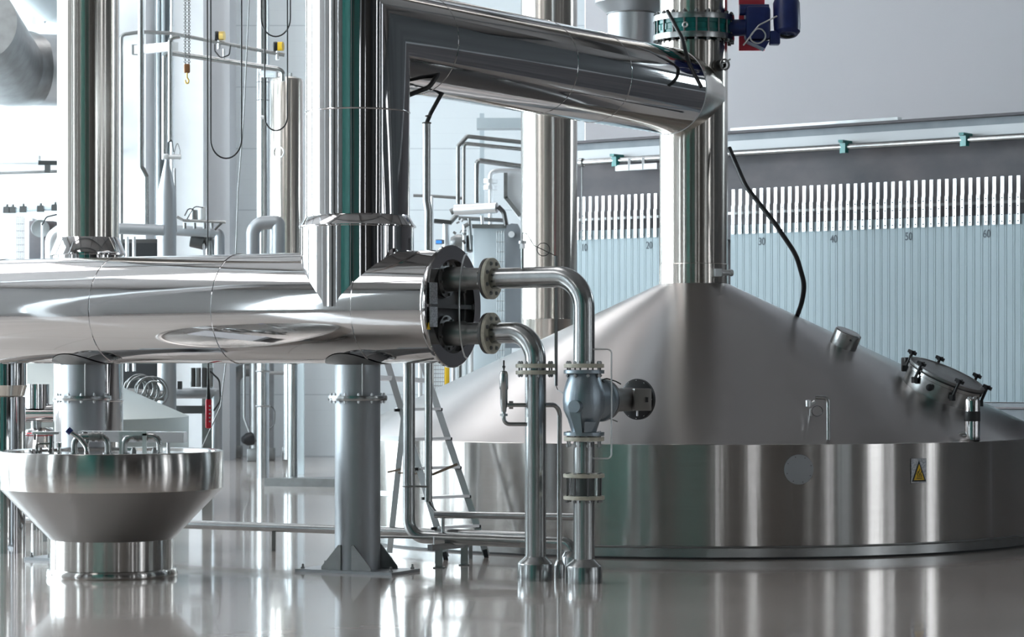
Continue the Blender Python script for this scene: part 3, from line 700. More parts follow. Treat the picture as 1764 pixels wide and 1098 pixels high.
done(MB().cyl(l1-dr*.06+V((0, 0, zb)), l1-dr*.06+V((0, 0, zb+.07)), .006, 8), 'threaded_rod', 'alu', ps_)
# long low pipe running in front of the kettle
a_ = W(330, 904, 20.45); b_ = W(905, 924, 19.03)
dl = (b_-a_).normalized()
lp = thing('floor_pipe', 'long low steel pipe running across the floor from behind the basin to the kettle', 'pipe', V((a_.x, a_.y, 0)))
done(MB().sweep([a_-dl*3.2, b_+dl*.12], .036, 20), 'tube', 'satin', lp)
for s in (-1.5, .8, 2.6):
    q = a_+dl*s; done(MB().box((q.x, q.y, (q.z-.03)/2), (.03, .03, q.z-.03)), 'bracket', 'mid', lp)

# ------------------------------------------------------------------ stepladder
la = thing('stepladder', 'aluminium stepladder standing open behind the vessel before the kettle', 'ladder', (W(750, 0, 19.2).x, 19.2, 0))
fr = V(((838-882)/F*19.35, 19.35, 0)); flt = V(((762-882)/F*19.0, 18.95, 0))
topR = W(722, 590, 19.55); topL = W(655, 575, 19.45)
rail_dirR = (topR-fr).normalized()
fr0 = W(838, 957, 19.4); fl0 = W(768, 950, 19.1)
tR = W(715, 585, 19.75); tL = W(650, 568, 19.5)
for (q0, q1) in ((V((fr0.x, 19.4, 0.02)), tR), (V((fl0.x, 19.15, .02)), tL)):
    done(MB().beam(q0, q1, .05, .028, (0, 1, 0)), 'front_rail', 'alu', la)
    done(MB().beam(q0-V((0, 0, .02)), q0+(q1-q0).normalized()*.04, .034, .08, (0, 1, 0)), 'rubber_foot', 'black', la)
A_, B_ = V((fl0.x, 19.15, .02)), V((fr0.x, 19.4, .02))
for k, y in enumerate((908, 857, 807, 757, 706)):
    z = 1.5-(y-628)*19.3/F; f = z/(tR.z); 
    q0 = A_.lerp(tL, min(f, 1)); q1 = B_.lerp(tR, min(f, 1)); q0.z = q1.z = z
    st_ = done(MB().beam(q0, q1, .085, .022), 'tread', 'alu', la)
    for q in (q0, q1):
        dq = (q1-q0).normalized()*(1 if q is q1 else -1)
        done(MB().box(q+dq*.02+V((0, -.03, -.005)), (.04, .03, .022), .3), 'tread_cap', 'black', st_)
q0 = W(662, 652, 19.5); q1 = W(722, 656, 19.7)
done(MB().beam(q0-(q1-q0)*.9, q1, .22, .035), 'top_platform', 'alu', la)
rl0 = V(((671-882)/F*20.0, 19.75, .02)); 
r1 = W(697, 720, 19.6); r2 = W(640, 725, 19.9)
for (q0, q1) in ((V(((671-882)/F*19.6, 19.6, .02)), W(704, 640, 19.6)), (V(((600-882)/F*19.9, 19.9, .02)), W(640, 640, 19.8))):
    done(MB().beam(q0, q1, .045, .025, (0, 1, 0)), 'rear_rail', 'alu', la)
for y in (757, 854):
    f = (1.5-(y-628)*19.6/F)/1.45
    q0 = V(((671-882)/F*19.6, 19.6, .02)).lerp(W(704, 640, 19.6), f); q1 = V(((600-882)/F*19.9, 19.9, .02)).lerp(W(640, 640, 19.8), f)
    done(MB().beam(q0, q1, .02, .04), 'rear_brace', 'alu', la)
done(MB().beam(W(788, 800, 19.25), W(745, 818, 19.3), .004, .02).beam(W(745, 818, 19.3), W(686, 815, 19.5), .004, .012).beam(W(690, 809, 19.55), W(668, 814, 19.6), .004, .014), 'spreader_strap', 'wood', la)

# ------------------------------------------------------------------ round tap basin in front
BC = V((-689/F*17.75, 17.75, 0))
bs = thing('sampling_basin', 'round brushed steel basin on a pedestal with polished taps on top', 'basin', BC)
done(MB().lathe([(.437, .0), (.462, .0), (.465, .01), (.465, .035), (.458, .05), (.437, .055)], BC, (0, 0, 1), 128), 'base_ring', 'brushed', bs)
done(MB().lathe([(.437, .05), (.437, .262)], BC, (0, 0, 1), 128), 'pedestal', 'brushed', bs)
done(MB().lathe([(.437, .262), (.785, .622)], BC, (0, 0, 1), 160), 'bowl', 'shaded_bowl_steel', bs)
done(MB().lathe([(.785, .622), (.787, .626), (.787, .880), (.784, .886), (.775, .888), (.74, .880), (.735, .862), (0, .862)], BC, (0, 0, 1), 160), 'rim', 'brushed', bs)
ZT = .862
def bp(x, dy=0):                  # point on the basin plate at picture column x, dy metres behind its centre
    Z = BC.y+dy; return V(((x-882)/F*Z, Z, ZT))
def hgt(y, Z=17.75): return 1.5-(y-628)*Z/F
p = bp(88)
t = done(MB().cyl(p, p+V((0, 0, .13)), .021, 20).sweep([p+V((-.11, -.03, .14)), p+V((-.11, -.03, .10))], .009, 10).sweep([p+V((-.01, -.02, .075)), p+V((-.10, -.02, .075)), p+V((-.10, -.02, 0))], .009, 10, bend=.02), 'tap', 'polish', bs, 'tap with a flat top plate')
done(MB().box(p+V((-.035, 0, .15)), (.19, .12, .018), .1, bev=.004), 'top_plate', 'alu', t)
q = bp(57, -.05); done(MB().cyl(q, q+V((0, 0, .035)), .014, 12).hexb(q+V((.05, 0, 0)), (0, 0, 1), .016, .05), 'stub', 'polish', bs)
q = bp(102, -.1); done(MB().lathe([(0, 0), (.018, 0), (.018, .015), (.012, .02), (.012, .05), (.017, .055), (.017, .085), (0, .085)], q, (0, 0, 1), 16), 'stub', 'polish', bs)
q = bp(150, -.42)
gn = done(MB().sweep([q, q+V((0, 0, .06)), q+V((-.05, 0, .125)), q+V((-.12, 0, .17))], .017, 14, bend=.08), 'spout', 'polish', bs, 'curved spout leaning left')
done(MB().cyl(q+V((-.11, 0, .163)), q+V((-.135, 0, .185)), .023, 14), 'spout_end', 'blue', gn)
def bridge(x0, x1, xc):       # two elbows joined by a clamp
    a_ = bp(x0, -.05); b2 = bp(x1, -.05); h_ = hgt(752)-ZT
    t = done(MB().lathe([(.036, 0), (.036, .012), (.02, .014)], a_, (0, 0, 1), 20).sweep([a_, a_+V((0, 0, h_)), b2+V((0, 0, h_)), b2], .022, 18, bend=.06, n=8).lathe([(.036, 0), (.036, .012), (.02, .014)], b2, (0, 0, 1), 20), 'bridge_pipe', 'satin', bs)
    c_ = bp(xc, -.05)+V((0, 0, h_))
    done(MB().cyl(c_-V((.03, 0, 0)), c_-V((.012, 0, 0)), .036, 24).cyl(c_+V((.012, 0, 0)), c_+V((.03, 0, 0)), .036, 24).cyl(c_-V((.05, 0, 0)), c_+V((.05, 0, 0)), .028, 20), 'clamp', 'mid', t)
bridge(128, 186, 166)
bridge(214, 275, 243)
q = bp(150, .0)
pg = done(MB().lathe([(.02, 0), (.02, .05), (.012, .055), (.012, .08), (.018, .085), (.018, .12), (0, .125)], q, (0, 0, 1), 18), 'tap', 'polish', bs, 'upright tap with a ball knob')
done(MB().lathe([(0, .115), (.018, .122), (.024, .138), (.018, .155), (0, .162)], q+V((-.015, 0, 0)), (0, 0, 1), 18), 'ball_knob', 'dark', pg)
q = bp(208, -.28); q2 = bp(249, -.28); hd = hgt(747, 17.5)
done(MB().beam(V((q.x, q.y, ZT)), V((q.x, q.y, hd)), .018, .018).beam(V((q2.x, q2.y, ZT)), V((q2.x, q2.y, hd)), .028, .02).beam(V((q.x-.01, q.y, hd)), V((q2.x+.014, q2.y, hd)), .02, .028), 'square_handle', 'alu', bs)
for x, hh in ((230, .05), (266, .05)):
    q = bp(x, -.12); done(MB().lathe([(0, 0), (.02, 0), (.02, .03), (.014, .04), (.014, hh), (0, hh+.004)], q, (0, 0, 1), 16), 'stub', 'mid', bs)
# clear splash cover lying across
q = W(136, 752, 17.95); q2 = W(318, 754, 17.95); q.y = q2.y = 18.0
cv = thing('splash_cover', 'long clear plastic splash cover lying across the back of the basin', 'cover', V((q.x, q.y, ZT)))
done(MB().beam(q, q2, .20, .075), 'cover_box', 'clear', cv)
for x in (150, 290):
    a_ = bp(x, .25); done(MB().cyl(a_, a_+V((0, 0, .09)), .012, 10), 'cover_leg', 'alu', cv)

# ------------------------------------------------------------------ left stack and stacks behind
def stack(x, Z, r, y0, name, lb, parts):
    X = (x-882)/F*Z; t = thing(name, lb, 'stack', (X, Z, 0)); c = V((X, Z, 0))
    for nm, mt, prof in parts: done(MB().lathe(prof, c, (0, 0, 1), 72), nm, mt, t)
    return t
Z = 20.9; h = lambda y, Z=20.9: 1.5-(y-628)*Z/F
stack(152, Z, 0, 0, 'exhaust_stack', 'brushed steel stack with a flared collar rising behind the left vessel end', [
    ('upper_tube', 'stack', [(.257, h(412)), (.257, 9)]),
    ('flared_collar', 'polish', [(.257, h(410)), (.262, h(412)), (.31, h(436)), (.312, h(440)), (.30, h(441))]),
    ('lower_tube', 'polish', [(.29, 0), (.29, h(440))]),
    ('seam_band', 'polish', [(.29, h(692)), (.296, h(691)), (.296, h(689)), (.29, h(688))])])
hh = lambda y: 1.5-(y-628)*19.9/F
stack(10, 19.9, 0, 0, 'drain_stack', 'polished pipe with a stepped collar at the far left edge', [
    ('tube', 'polish', [(.155, 0), (.155, hh(684))]), ('stepped_collar', 'stack', [(.155, hh(684)), (.145, hh(682)), (.165, hh(668)), (.172, hh(664))]), ('upper_tube', 'polish', [(.165, hh(665)), (.165, 1.9)])])
h3 = lambda y: 1.5-(y-628)*26.5/F
stack(946, 26.5, 0, 0, 'exhaust_stack', 'tall brushed steel stack behind the left flank of the big kettle', [
    ('tube', 'stack', [(.299, 0), (.299, h3(552)), (.302, h3(551)), (.302, h3(549)), (.299, h3(548)), (.299, 9)])])
h4 = lambda y: 1.5-(y-628)*24/F
X = (1088-882)/F*24
t = thing('hanging_flue', 'matt grey flue with a wide collar hanging behind the duct', 'flue', (X, 24, h4(150)))
done(MB().lathe([(.232, h4(180)), (.232, h4(25)), (.25, h4(22)), (.35, h4(6)), (.352, h4(-8)), (.352, 9)], (X, 24, 0), (0, 0, 1), 64), 'tube', 'grey', t)
done(MB().torus((X, 24, h4(24)), .236, .008), 'lip', 'mid', t)
# second kettle far left
K2 = V(((-125-882)*26/F, 26, 0)); R2 = 2.7
k2 = thing('brewing_kettle', 'pale conical steel kettle at the left behind the round basin', 'kettle', K2)
z2 = 1.5-(718-628)*26/F
done(MB().lathe([(R2, .0), (R2+.02, .0), (R2+.02, .12), (R2, .13)], K2, (0, 0, 1), 160), 'base_ring', 'mid', k2)
done(MB().lathe([(R2, .13), (R2, z2)], K2, (0, 0, 1), 160), 'skirt', 'kettle2', k2)
done(MB().lathe([(R2, z2), (.3, z2+(R2-.3)*.44), (.3, 3)], K2, (0, 0, 1), 160), 'cone_roof', 'kettle2', k2)
# polished lid and flange lying between
Zp = 22.6
p = W(62, 712, Zp)
lv = thing('lagged_valve', 'polished lagging box and crossing pipe between the left edge pipe and the column', 'valve', V((p.x, Zp, 0)))
done(MB().sweep([W(30, 712, Zp), W(125, 712, Zp)], .085, 28), 'pipe_lagging', 'polish', lv)
done(MB().lathe([(.11, h4(0)*0), (.11, .22), (0, .22)], W(64, 704, Zp), (0, 0, 1), 32), 'lagging_box', 'polish', lv)
done(MB().torus(W(64, 688, Zp-.02)+V((0, 0, .02)), .03, .012, (0, 1, 0), 20), 'lifting_ring', 'polish', lv)
done(MB().lathe([(.34, -.25), (.30, -.12), (.17, .06), (.08, .08)], W(75, 752, Zp), (0, 0, 1), 40), 'cone_lagging', 'polish', lv)
done(MB().torus(W(75, 746, Zp), .215, .005), 'red_band', 'red', lv)
done(MB().lathe([(.05, 0), (.05, 1)], V((p.x, Zp, -.0)), (0, 0, 1), 20), 'post', 'satin', lv)

# ------------------------------------------------------------------ left background pipework
def bgpipe(pts, rpx, Z, mt, lb, bendpx=10, nm='wall_pipe', seg=16, cat='pipe'):
    P = [W(p[0], p[1], p[2] if len(p) > 2 else Z) for p in pts]
    return tag(done(MB().sweep(P, rpx*Z/F, seg, bend=bendpx*Z/F, n=6), nm, mt), lb, cat)
ZB = 30.0
bgpipe([(209, 640), (209, 60), (243, 55), (292, 57), (490, 95)], 3.2, ZB, 'mid', 'slim pipe rising beside the left stack and running right under the roof', 8)
bgpipe([(243, -60), (243, 288), (252, 305), (252, 386)], 5.5, 29, 'satin', 'vertical pipe with a small kink just right of the left stack', 5)
bgpipe([(272, -60), (272, 430)], 3, 33, 'pale', 'thin pale vertical pipe left of the conical vessel, left of its twin', 0)
bgpipe([(281, -60), (281, 100)], 3, 33, 'pale', 'thin pale vertical pipe stopping above the crossing pipes', 0)
bgpipe([(296, -60), (296, 440)], 3, 34, 'alu', 'thin bright vertical pipe passing behind the conical vessel', 0)
bgpipe([(283, 275), (283, 92), (300, 92), (478, 119), (487, 124), (487, 140)], 4.5, 29.5, 'satin', 'lower crossing pipe that bends down into the tall drum', 8)
bgpipe([(293, 245), (293, 66), (310, 62)], 4, 29, 'satin', 'upright pipe feeding the top of the conical vessel', 8)
tag(done(MB().beam(W(237, 86, 30.5), W(300, 80, 29), .10, .10), 'bracket_beam', 'white'), 'short white bracket beam behind the vertical pipes', 'bracket')
tag(done(MB().box(W(233, 86, 30.5), (.07, .1, .12)), 'wall_bracket', 'mid'), 'grey square bracket end at the left of the white beam', 'bracket')
# level sensors
for (x, y, lb, c1) in ((377, 62, 'yellow and black sensor on the upper crossing pipe, beside the column', 1), (478, 80, 'yellow and black sensor over the tall drum', 2)):
    p = W(x, y, 30.0); t = thing('flow_sensor', lb, 'sensor', p)
    done(MB().lathe([(0, 0), (.055, 0), (.06, .02), (.055, .05), (0, .055)], p, (-1, -.2, 0), 20), 'sensor_cap', 'black', t)
    done(MB().lathe([(0, 0), (.055, 0), (.055, .07), (0, .075)], p, (1, -.2, 0), 20), 'sensor_body', 'yellow' if c1 == 2 else 'brass', t)
    done(MB().cyl(p-V((0, 0, .04)), p-V((0, 0, .16)), .022, 12), 'sensor_stem', 'alu', t)
t = bgpipe([(386, 84), (386, 104)], 2.8, 29.5, 'alu', 'short link joining the two crossing pipes', 0)
bgpipe([(370, 76), (370, 88), (380, 100), (395, 95), (397, 78)], 1.2, 29.4, 'black', 'black cable looping around the link of the crossing pipes', 6, 'cable', 8, 'cable')
# conical vessel
X = (287.5-882)/F*28; hc = lambda y: 1.5-(y-628)*28/F
t = thing('conical_vessel', 'slender grey vessel with a pointed top beside the left stack', 'vessel', (X, 28, 0))
done(MB().lathe([(.105, 0), (.105, hc(341))], (X, 28, 0), (0, 0, 1), 40), 'tube', 'grey', t)
done(MB().lathe([(.105, hc(341)), (.10, hc(330)), (.025, hc(278)), (.02, hc(270))], (X, 28, 0), (0, 0, 1), 40), 'cone_top', 'grey', t)
done(MB().cyl(W(280, 271, 27.9), W(312, 270, 27.9), .028, 16).box(W(286, 270, 27.9), (.07, .07, .06), 0, bev=.01), 'top_valve', 'alu', t)
bgpipe([(288, 268), (290, 245), (296, 240), (299, 262)], .9, 27.9, 'black', 'thin wire curling over the pointed vessel top', 4, 'cable', 8, 'cable')
bgpipe([(299, 268), (303, 252), (306, 245), (310, 260), (309, 275)], .7, 27.9, 'dark', 'thin bright wire loop right of the pointed vessel top', 4, 'cable', 8, 'cable')
bgpipe([(301, 290), (301, 300), (302, 360), (303, 400)], 2, 28.3, 'mid', 'small drain tube down the right flank of the pointed vessel', 3, 'drain_tube', 10)
# header pipes
bgpipe([(150, 392), (283, 397)], 9.5, 27.5, 'grey', 'thick grey header pipe between the left stack and the pointed vessel', 0, 'header_pipe', 24)
t = bgpipe([(285, 396, 28.8), (366, 401, 28.8), (378, 402, 28.8), (378, 470, 28.8)], 9, 28.8, 'grey', 'thick grey header pipe right of the pointed vessel, above the long vessel', 10, 'header_pipe', 24)
bgpipe([(305, 374), (316, 380), (389, 383)], 2.6, 28.5, 'satin', 'thin bar with struts lying above the right header pipe', 2, 'support_bar', 10, 'bracket')
t = thing('valve_block', 'small cluster of instrument cylinders on the right header pipe', 'valve', W(345, 380, 28.6))
done(MB().cyl(W(334, 381, 28.6), W(334, 362, 28.6), .045, 16), 'short_cylinder', 'mid', t)
done(MB().box(W(350, 369, 28.6), (.07, .07, .17), 0, bev=.008), 'valve_box', 'alu', t)
done(MB().sweep([W(334, 362, 28.5), W(325, 358, 28.5), W(318, 372, 28.5)], .007, 8, bend=.04).sweep([W(350, 358, 28.5), W(335, 355, 28.5), W(322, 378, 28.5)], .006, 8, bend=.06), 'hose', 'black', t)
for x in (318, 335, 352, 365): done(MB().cyl(W(x, 384, 28.7), W(x, 394, 28.7), .02, 10), 'standoff', 'mid', t)
bgpipe([(382, 384), (370, 396)], 2, 28.5, 'dark', 'short diagonal strut at the end of the thin bar', 0, 'strut', 8, 'bracket')
t = thing('flanged_elbow', 'grey elbow with a bolted flange below the right header pipe', 'pipe', W(365, 420, 28.9))
done(MB().sweep([W(335, 408, 28.9), W(362, 410, 28.9), W(364, 470, 28.9)], .06, 20, bend=.1), 'elbow', 'mid', t)
done(MB().cyl(W(330, 411, 28.9), W(352, 416, 28.9), .10, 24), 'flange', 'dark', t)
# dark cabinet
p = W(240, 535, 30.6)
t = thing('control_cabinet', 'dark cabinet seen above and below the long vessel beside the left stack', 'cabinet', V((p.x, p.y, 1.1)))
done(MB().box((p.x, p.y, 2.05), (.62, .5, 1.95), 0, bev=.01), 'cabinet_body', 'dark', t)
done(MB().box((p.x, p.y-.26, 2.05), (.56, .02, 1.85)), 'cabinet_door', 'black', t)
done(MB().box((p.x, p.y-.1, .54), (.4, .3, 1.08)), 'pedestal', 'mid', t)
for x in (219, 231): bgpipe([(x, 408), (x, 640)], 3, 29.5, 'alu', 'slim bright upright pipe before the dark cabinet, %s of two' % ('left' if x == 219 else 'right'), 0)
# lower pipes below the vessel
bgpipe([(300, 678), (366, 678), (374, 678), (374, 790)], 9, 28.3, 'grey', 'thick grey pipe under the long vessel leading to the red pendant', 8, 'header_pipe', 24)
t = bgpipe([(220, 678), (283, 682)], 9, 27.7, 'mid', 'thick pipe stub with hanging cable coils left of the pointed vessel', 0, 'header_pipe', 20)
for k in range(9):
    c = W(232+k*4.5, 668+(k*5)%9, 27.4-.01*k)
    tag(done(MB().torus(c, .11+.02*(k%4), .010, (random.uniform(-.4, .4), 1, random.uniform(-.3, .6)), 28, 6), 'cable_coil', 'mid'), 'coiled grey cables hung over the pipe stub beside the pointed vessel', 'cable', 'grey cable coils')
tag(done(MB().box(W(330, 706, 28.6), (.62, .08, .09)), 'black_bar', 'dark'), 'dark horizontal bar under the lower header pipe', 'bracket')
t = thing('pump_unit', 'cluster of small dark drive cylinders on the lower header pipe', 'pump', W(340, 668, 28.2))
for k, x in enumerate((332, 341, 352, 362)): done(MB().cyl(W(x, 667, 28.2), W(x, 634, 28.2), .035 if k % 2 else .028, 14), 'drive_cylinder', 'mid' if k % 2 else 'dark', t)
done(MB().sweep([W(362, 640, 28), W(378, 655, 28), W(380, 690, 28), W(368, 708, 28)], .01, 8, bend=.1), 'hose', 'black', t)
done(MB().box(W(310, 664, 28.2), (.05, .05, .09)), 'terminal_box', 'dark', t)
tag(done(MB().box(W(358, 745, 28.8), (.12, .12, 1.9)), 'square_post', 'satin'), 'square steel post directly below the red pendant', 'post')
# red pendant controller with its cable
p = W(359, 713, 19.4)
t = thing('pendant_controller', 'red hanging push button pendant on a black cable under the vessel', 'controller', W(359, 738, 19.4))
done(MB().box(p, (.045, .04, .23), .2, bev=.012), 'handset', 'red', t)
for k in range(5): done(MB().cyl(p+V((.012, -.02, .06-.03*k)), p+V((.014, -.028, .06-.03*k)), .007, 10), 'button', 'alu', t)
done(MB().lathe([(.018, 0), (.008, .13), (.008, .16)], p+V((0, 0, .11)), (0, 0, 1), 12), 'strain_relief', 'black', t)
done(MB().sweep([p+V((0, 0, .2)), W(358, 440, 19.6), W(357, -60, 20)], .0055, 8), 'cable', 'black', t)
# cables hanging from above
def sag(x0, x1, yb, y0, y1, Z, lb, r=.0065, mt='black'):
    n = 22; P = []
    for k in range(n+1):
        f = k/n; u = abs(2*f-1)**7
        x = x0+(x1-x0)*(.5-.5*math.cos(math.pi*f)) if False else x0+(x1-x0)*f
        a_ = math.pi*f
        P.append(None)
    P = [W(x0, y0, Z)]
    cx = (x0+x1)/2; rx = (x1-x0)/2; ry = rx*1.25
    for k in range(17):
        a_ = math.pi*k/16; P.append(W(cx-rx*math.cos(a_), yb-ry+ry*math.sin(a_), Z))
    P.append(W(x1, y1, Z))
    return tag(done(MB().sweep(P, r, 8), 'hanging_cable', mt), lb, 'cable')
sag(363, 416, 273, -60, -60, 21, 'black cable hanging in a long loop before the grey side of the column')
sag(456, 495, 225, -60, -60, 22, 'black cable hanging in a narrow loop before the tall drum')
sag(450, 500, 63, -60, -60, 22.3, 'black cable looping high beside the polished riser')
tag(done(MB().sweep([W(432, -60, 24), W(420, 200, 24), W(410, 330, 24), W(404, 500, 24), W(380, 700, 24), W(345, 778, 24)], .006, 8), 'hanging_cable', 'mid'), 'thin grey cable hanging almost straight behind the long vessel', 'cable')
# hoist chain and hook
t = thing('chain_hoist', 'small brown hoist block with a yellow hook on two chains', 'hoist', W(322, 145, 25))
for x in (319, 325.5):
    m = MB(); q0 = W(x, -30, 25); q1 = W(x, 111, 25); n = 46
    for k in range(n):
        c = q0.lerp(q1, (k+.5)/n); m.torus(c, .012, .0035, (1, 0, 0) if k % 2 else (0, 1, 0), 8, 4)
    done(m, 'chain', 'dark', t)
done(MB().box(W(322, 118, 25), (.06, .05, .09), .2, bev=.012), 'hoist_block', 'brown', t)
done(MB().sweep([W(322, 124, 25), W(322, 134, 25), W(325, 138, 25), W(324, 144, 25), W(320, 143, 25), W(319, 138, 25)], .009, 8, bend=.02), 'hook', 'brass', t)
# tall drum with its neighbours
X = (495-882)/F*31; hd_ = lambda y: 1.5-(y-628)*31/F
t = thing('tall_drum', 'tall brushed steel drum with a domed top left of the polished riser', 'vessel', (X, 31, 0))
done(MB().lathe([(.215, 1.53), (.215, hd_(142)), (.20, hd_(137)), (.12, hd_(133)), (0, hd_(131))], (X, 31, 0), (0, 0, 1), 56), 'drum_shell', 'stack', t)
done(MB().lathe([(.06, 0), (.06, 1.5), (.19, 1.54)], (X+.07, 31, 0), (0, 0, 1), 40), 'drum_leg', 'satin', t)
done(MB().torus((X-.09, 31-.19, hd_(265)), .07, .008, (-.4, -1, 0), 24), 'inspection_ring', 'alu', t)
done(MB().cyl(W(501, 134, 31), W(501, 126, 31), .02, 10), 'top_nipple', 'mid', t)
Zt = 33
t = thing('upright_pipe', 'thick upright pipe with welded bands close left of the tall drum', 'pipe', V(((453-882)/F*Zt, Zt, 0)))
Xp = (453-882)/F*Zt; hp = lambda y: 1.5-(y-628)*Zt/F
done(MB().lathe([(.082, 0), (.082, 8)], (Xp, Zt, 0), (0, 0, 1), 32), 'tube', 'satin', t)
for y in (142, 173): done(MB().torus((Xp, Zt, hp(y)), .083, .005), 'weld_band', 'dark', t)
done(MB().sweep([W(453, 127, Zt), W(480, 127, 32), W(480, 145, 31.6)], .06, 20, bend=.1), 'branch', 'satin', t)
for y in (640, 700): done(MB().torus((Xp, Zt, hp(y)), .088, .012), 'clamp', 'mid', t)
bgpipe([(449, 202), (456, 202)], 3, 32, 'alu', 'small valve handle on the thick upright pipe', 0, 'small_valve', 12, 'valve')
# bent pipe
t = thing('swan_neck_pipe', 'thick grey pipe bending over to the left of the tall drum', 'pipe', W(435, 440, 28.5))
done(MB().sweep([W(436, 460, 28.5), W(436, 385, 28.5), W(475, 383, 28.5), W(479, 385, 28.5), W(479, 450, 28.5)], .078, 28, bend=.17, n=10), 'bent_tube', 'grey', t)
done(MB().sweep([W(497, 628, 34), W(497, 792, 34)], .065, 24), 'lower_upright', 'satin', t)
tag(done(MB().box((W(514, 0, 34).x, 34.1, .9), (.14, .14, 1.8)), 'square_post', 'pale'), 'pale square post beside the upright pipe, right of the floor pipes', 'post')
def floorpipe(x, y, rpx, lb, top=560, elbow=False, mt='mid'):
    Z = FL(y); X = (x-882)/F*Z; r = rpx*Z/F
    t = thing('floor_pipe', lb, 'pipe', (X, Z, 0))
    zt = 1.5-(top-628)*Z/F
    pts = [(X, Z, 0.02), (X, Z, zt)]+([(X+.5, Z, zt)] if elbow else [])
    done(MB().sweep(pts, r, 24, bend=.2 if elbow else 0, n=8), 'tube', mt, t)
    done(MB().box((X, Z, .10), (r*2.5, r*2.5, .20), 0, bev=.01), 'socket', 'mid', t)
    return t
floorpipe(403, 789, 11, 'thick steel pipe curving at its top, leftmost of the far floor pipes', 638, True)
floorpipe(440, 795, 10.5, 'thick steel pipe with a black valve, second of the far floor pipes')
floorpipe(498, 792, 9, 'bright steel pipe, rightmost of the far floor pipes', mt='satin')
floorpipe(465, 794, 7, 'dark slim pipe between the thick far floor pipes', mt='mid')
p = W(434, 756, 38.4); t = thing('hand_valve', 'black hand valve on the far floor pipes', 'valve', p)
done(MB().lathe([(0, 0), (.10, 0), (.10, .08), (.05, .16), (0, .17)], p, (-.8, -.5, -.1), 20), 'valve_bell', 'black', t)
done(MB().cyl(p, p+V((.1, .1, 0)), .05, 12), 'valve_stem', 'mid', t)
bgpipe([(455, 643), (503, 643)], 3, 37, 'mid', 'thin horizontal tube joining the far floor pipes', 0)
bgpipe([(421, 628), (421, 720), (430, 745)], 2.2, 37, 'mid', 'thin tube running down left of the black hand valve', 3)
tag(done(MB().sweep([W(462, 700, 36.8), W(474, 700, 36.8), W(473, 730, 36.8), W(460, 745, 36.8)], .008, 8, bend=.1), 'cable', 'dark'), 'thin cable curving over the far floor pipes', 'cable')

# big air duct top left
t = thing('air_duct', 'huge grey round ventilation duct at the top left corner', 'duct', W(20, 130, 33))
done(MB().lathe([(.48, 0), (.48, 1.0)], W(40, 120, 33.5), (1, .15, 0), 64), 'duct_tube', 'grey', t)
done(MB().sweep([W(48, 118, 33.4), W(12, 118, 33), W(-40, 40, 31)], .50, 48, bend=.3, n=6), 'duct_elbow', 'mid', t)
done(MB().torus(W(8, 106, 32.8), .50, .025, (.9, -.35, .3), 56), 'joint_ring', 'black', t)
t = thing('air_duct', 'round blue grey duct crossing the extreme top left', 'duct', W(60, 10, 35))
done(MB().sweep([W(10, -60, 34), W(80, 5, 36), W(110, 12, 37)], .26, 36, bend=.3), 'duct_tube', 'pale', t)
done(MB().torus(W(86, 8, 36.2), .265, .02, (1, .2, -.3), 36), 'joint_ring', 'mid', t)
struct(MB().box((W(48, 20, 38).x, 38.2, 6.3), (.12, .3, 1.8)), 'trim_9', 'pale')
# filter press seen behind the left stack
t = thing('light_fixture', 'long white tube light housing on the left background frame', 'light', W(30, 275, 34))
done(MB().box(W(30, 275, 34), (.62, .12, .11), 0, bev=.01), 'housing', 'white', t)
done(MB().box(W(30, 284, 33.95), (.60, .10, .02)), 'diffuser', 'alu', t)
tag(done(MB().box(W(84, 281, 33.6), (.27, .1, .06), .1).box(W(82, 290, 33.6), (.07, .08, .13)), 'cable_tray', 'dark'), 'dark slotted cable tray with a bracket, left of the left stack', 'bracket')
bgpipe([(-30, 299), (110, 295)], 3, 34.5, 'mid', 'slim pipe below the white tube light', 0)
bgpipe([(-30, 365), (110, 358)], 4, 34.5, 'pale', 'pale rail with small fittings above the left machine', 0)
for x, y in ((12, 362), (22, 362), (40, 361), (95, 358), (70, 360)):
    tag(done(MB().box(W(x, y, 34.5), (.09, .09, .09)).cyl(W(x, y-4, 34.5), W(x, y-10, 34.5), .02, 8), 'rail_fitting', 'dark'), 'small dark fitting on the pale rail at the left edge', 'fitting', 'small fittings on the pale rail')
t = thing('left_machine', 'white cased machine at the left edge with a wire cage and dark end box', 'machine', (W(30, 0, 34).x, 34, 0))
t.name = 'cased_machine'; WL[t.name] = V((W(30, 0, 34).x, 34, 0))
done(MB().box((W(18, 0, 34).x, 34.5, 1.75), (.62, 1.0, 3.5), 0, bev=.02), 'casing', 'white', t)
p = W(74, 408, 34)
done(MB().box((p.x, 34.2, 2.2), (.34, .6, 2.5), 0, bev=.01), 'end_box', 'stained', t)
done(MB().cyl(W(68, 394, 33.9), W(70, 394, 33.6), .12, 28), 'round_cover', 'satin', t)
m = MB()
for k in range(5): m.cyl(W(29+k*3, 372, 33.3), W(29+k*3, 450, 33.3), .004, 6)
for k in range(7): m.cyl(W(28, 374+k*12, 33.3), W(42, 374+k*12, 33.3), .004, 6)
done(m, 'wire_cage', 'dark', t)
bgpipe([(88, 822), (88, 408), (120, 385)], 10, 32.5, 'alu', 'thick bright elbow pipe half hidden by the left stack', 20, 'elbow_pipe', 24)
bgpipe([(73, 460), (73, 384)], 2.5, 32.4, 'white', 'thin white post by the bright elbow pipe', 0, 'thin_post', 10, 'post')
bgpipe([(72, 388), (80, 374), (105, 368)], 1.5, 32.3, 'black', 'black hose arching to the left stack', 8, 'hose', 8, 'hose')

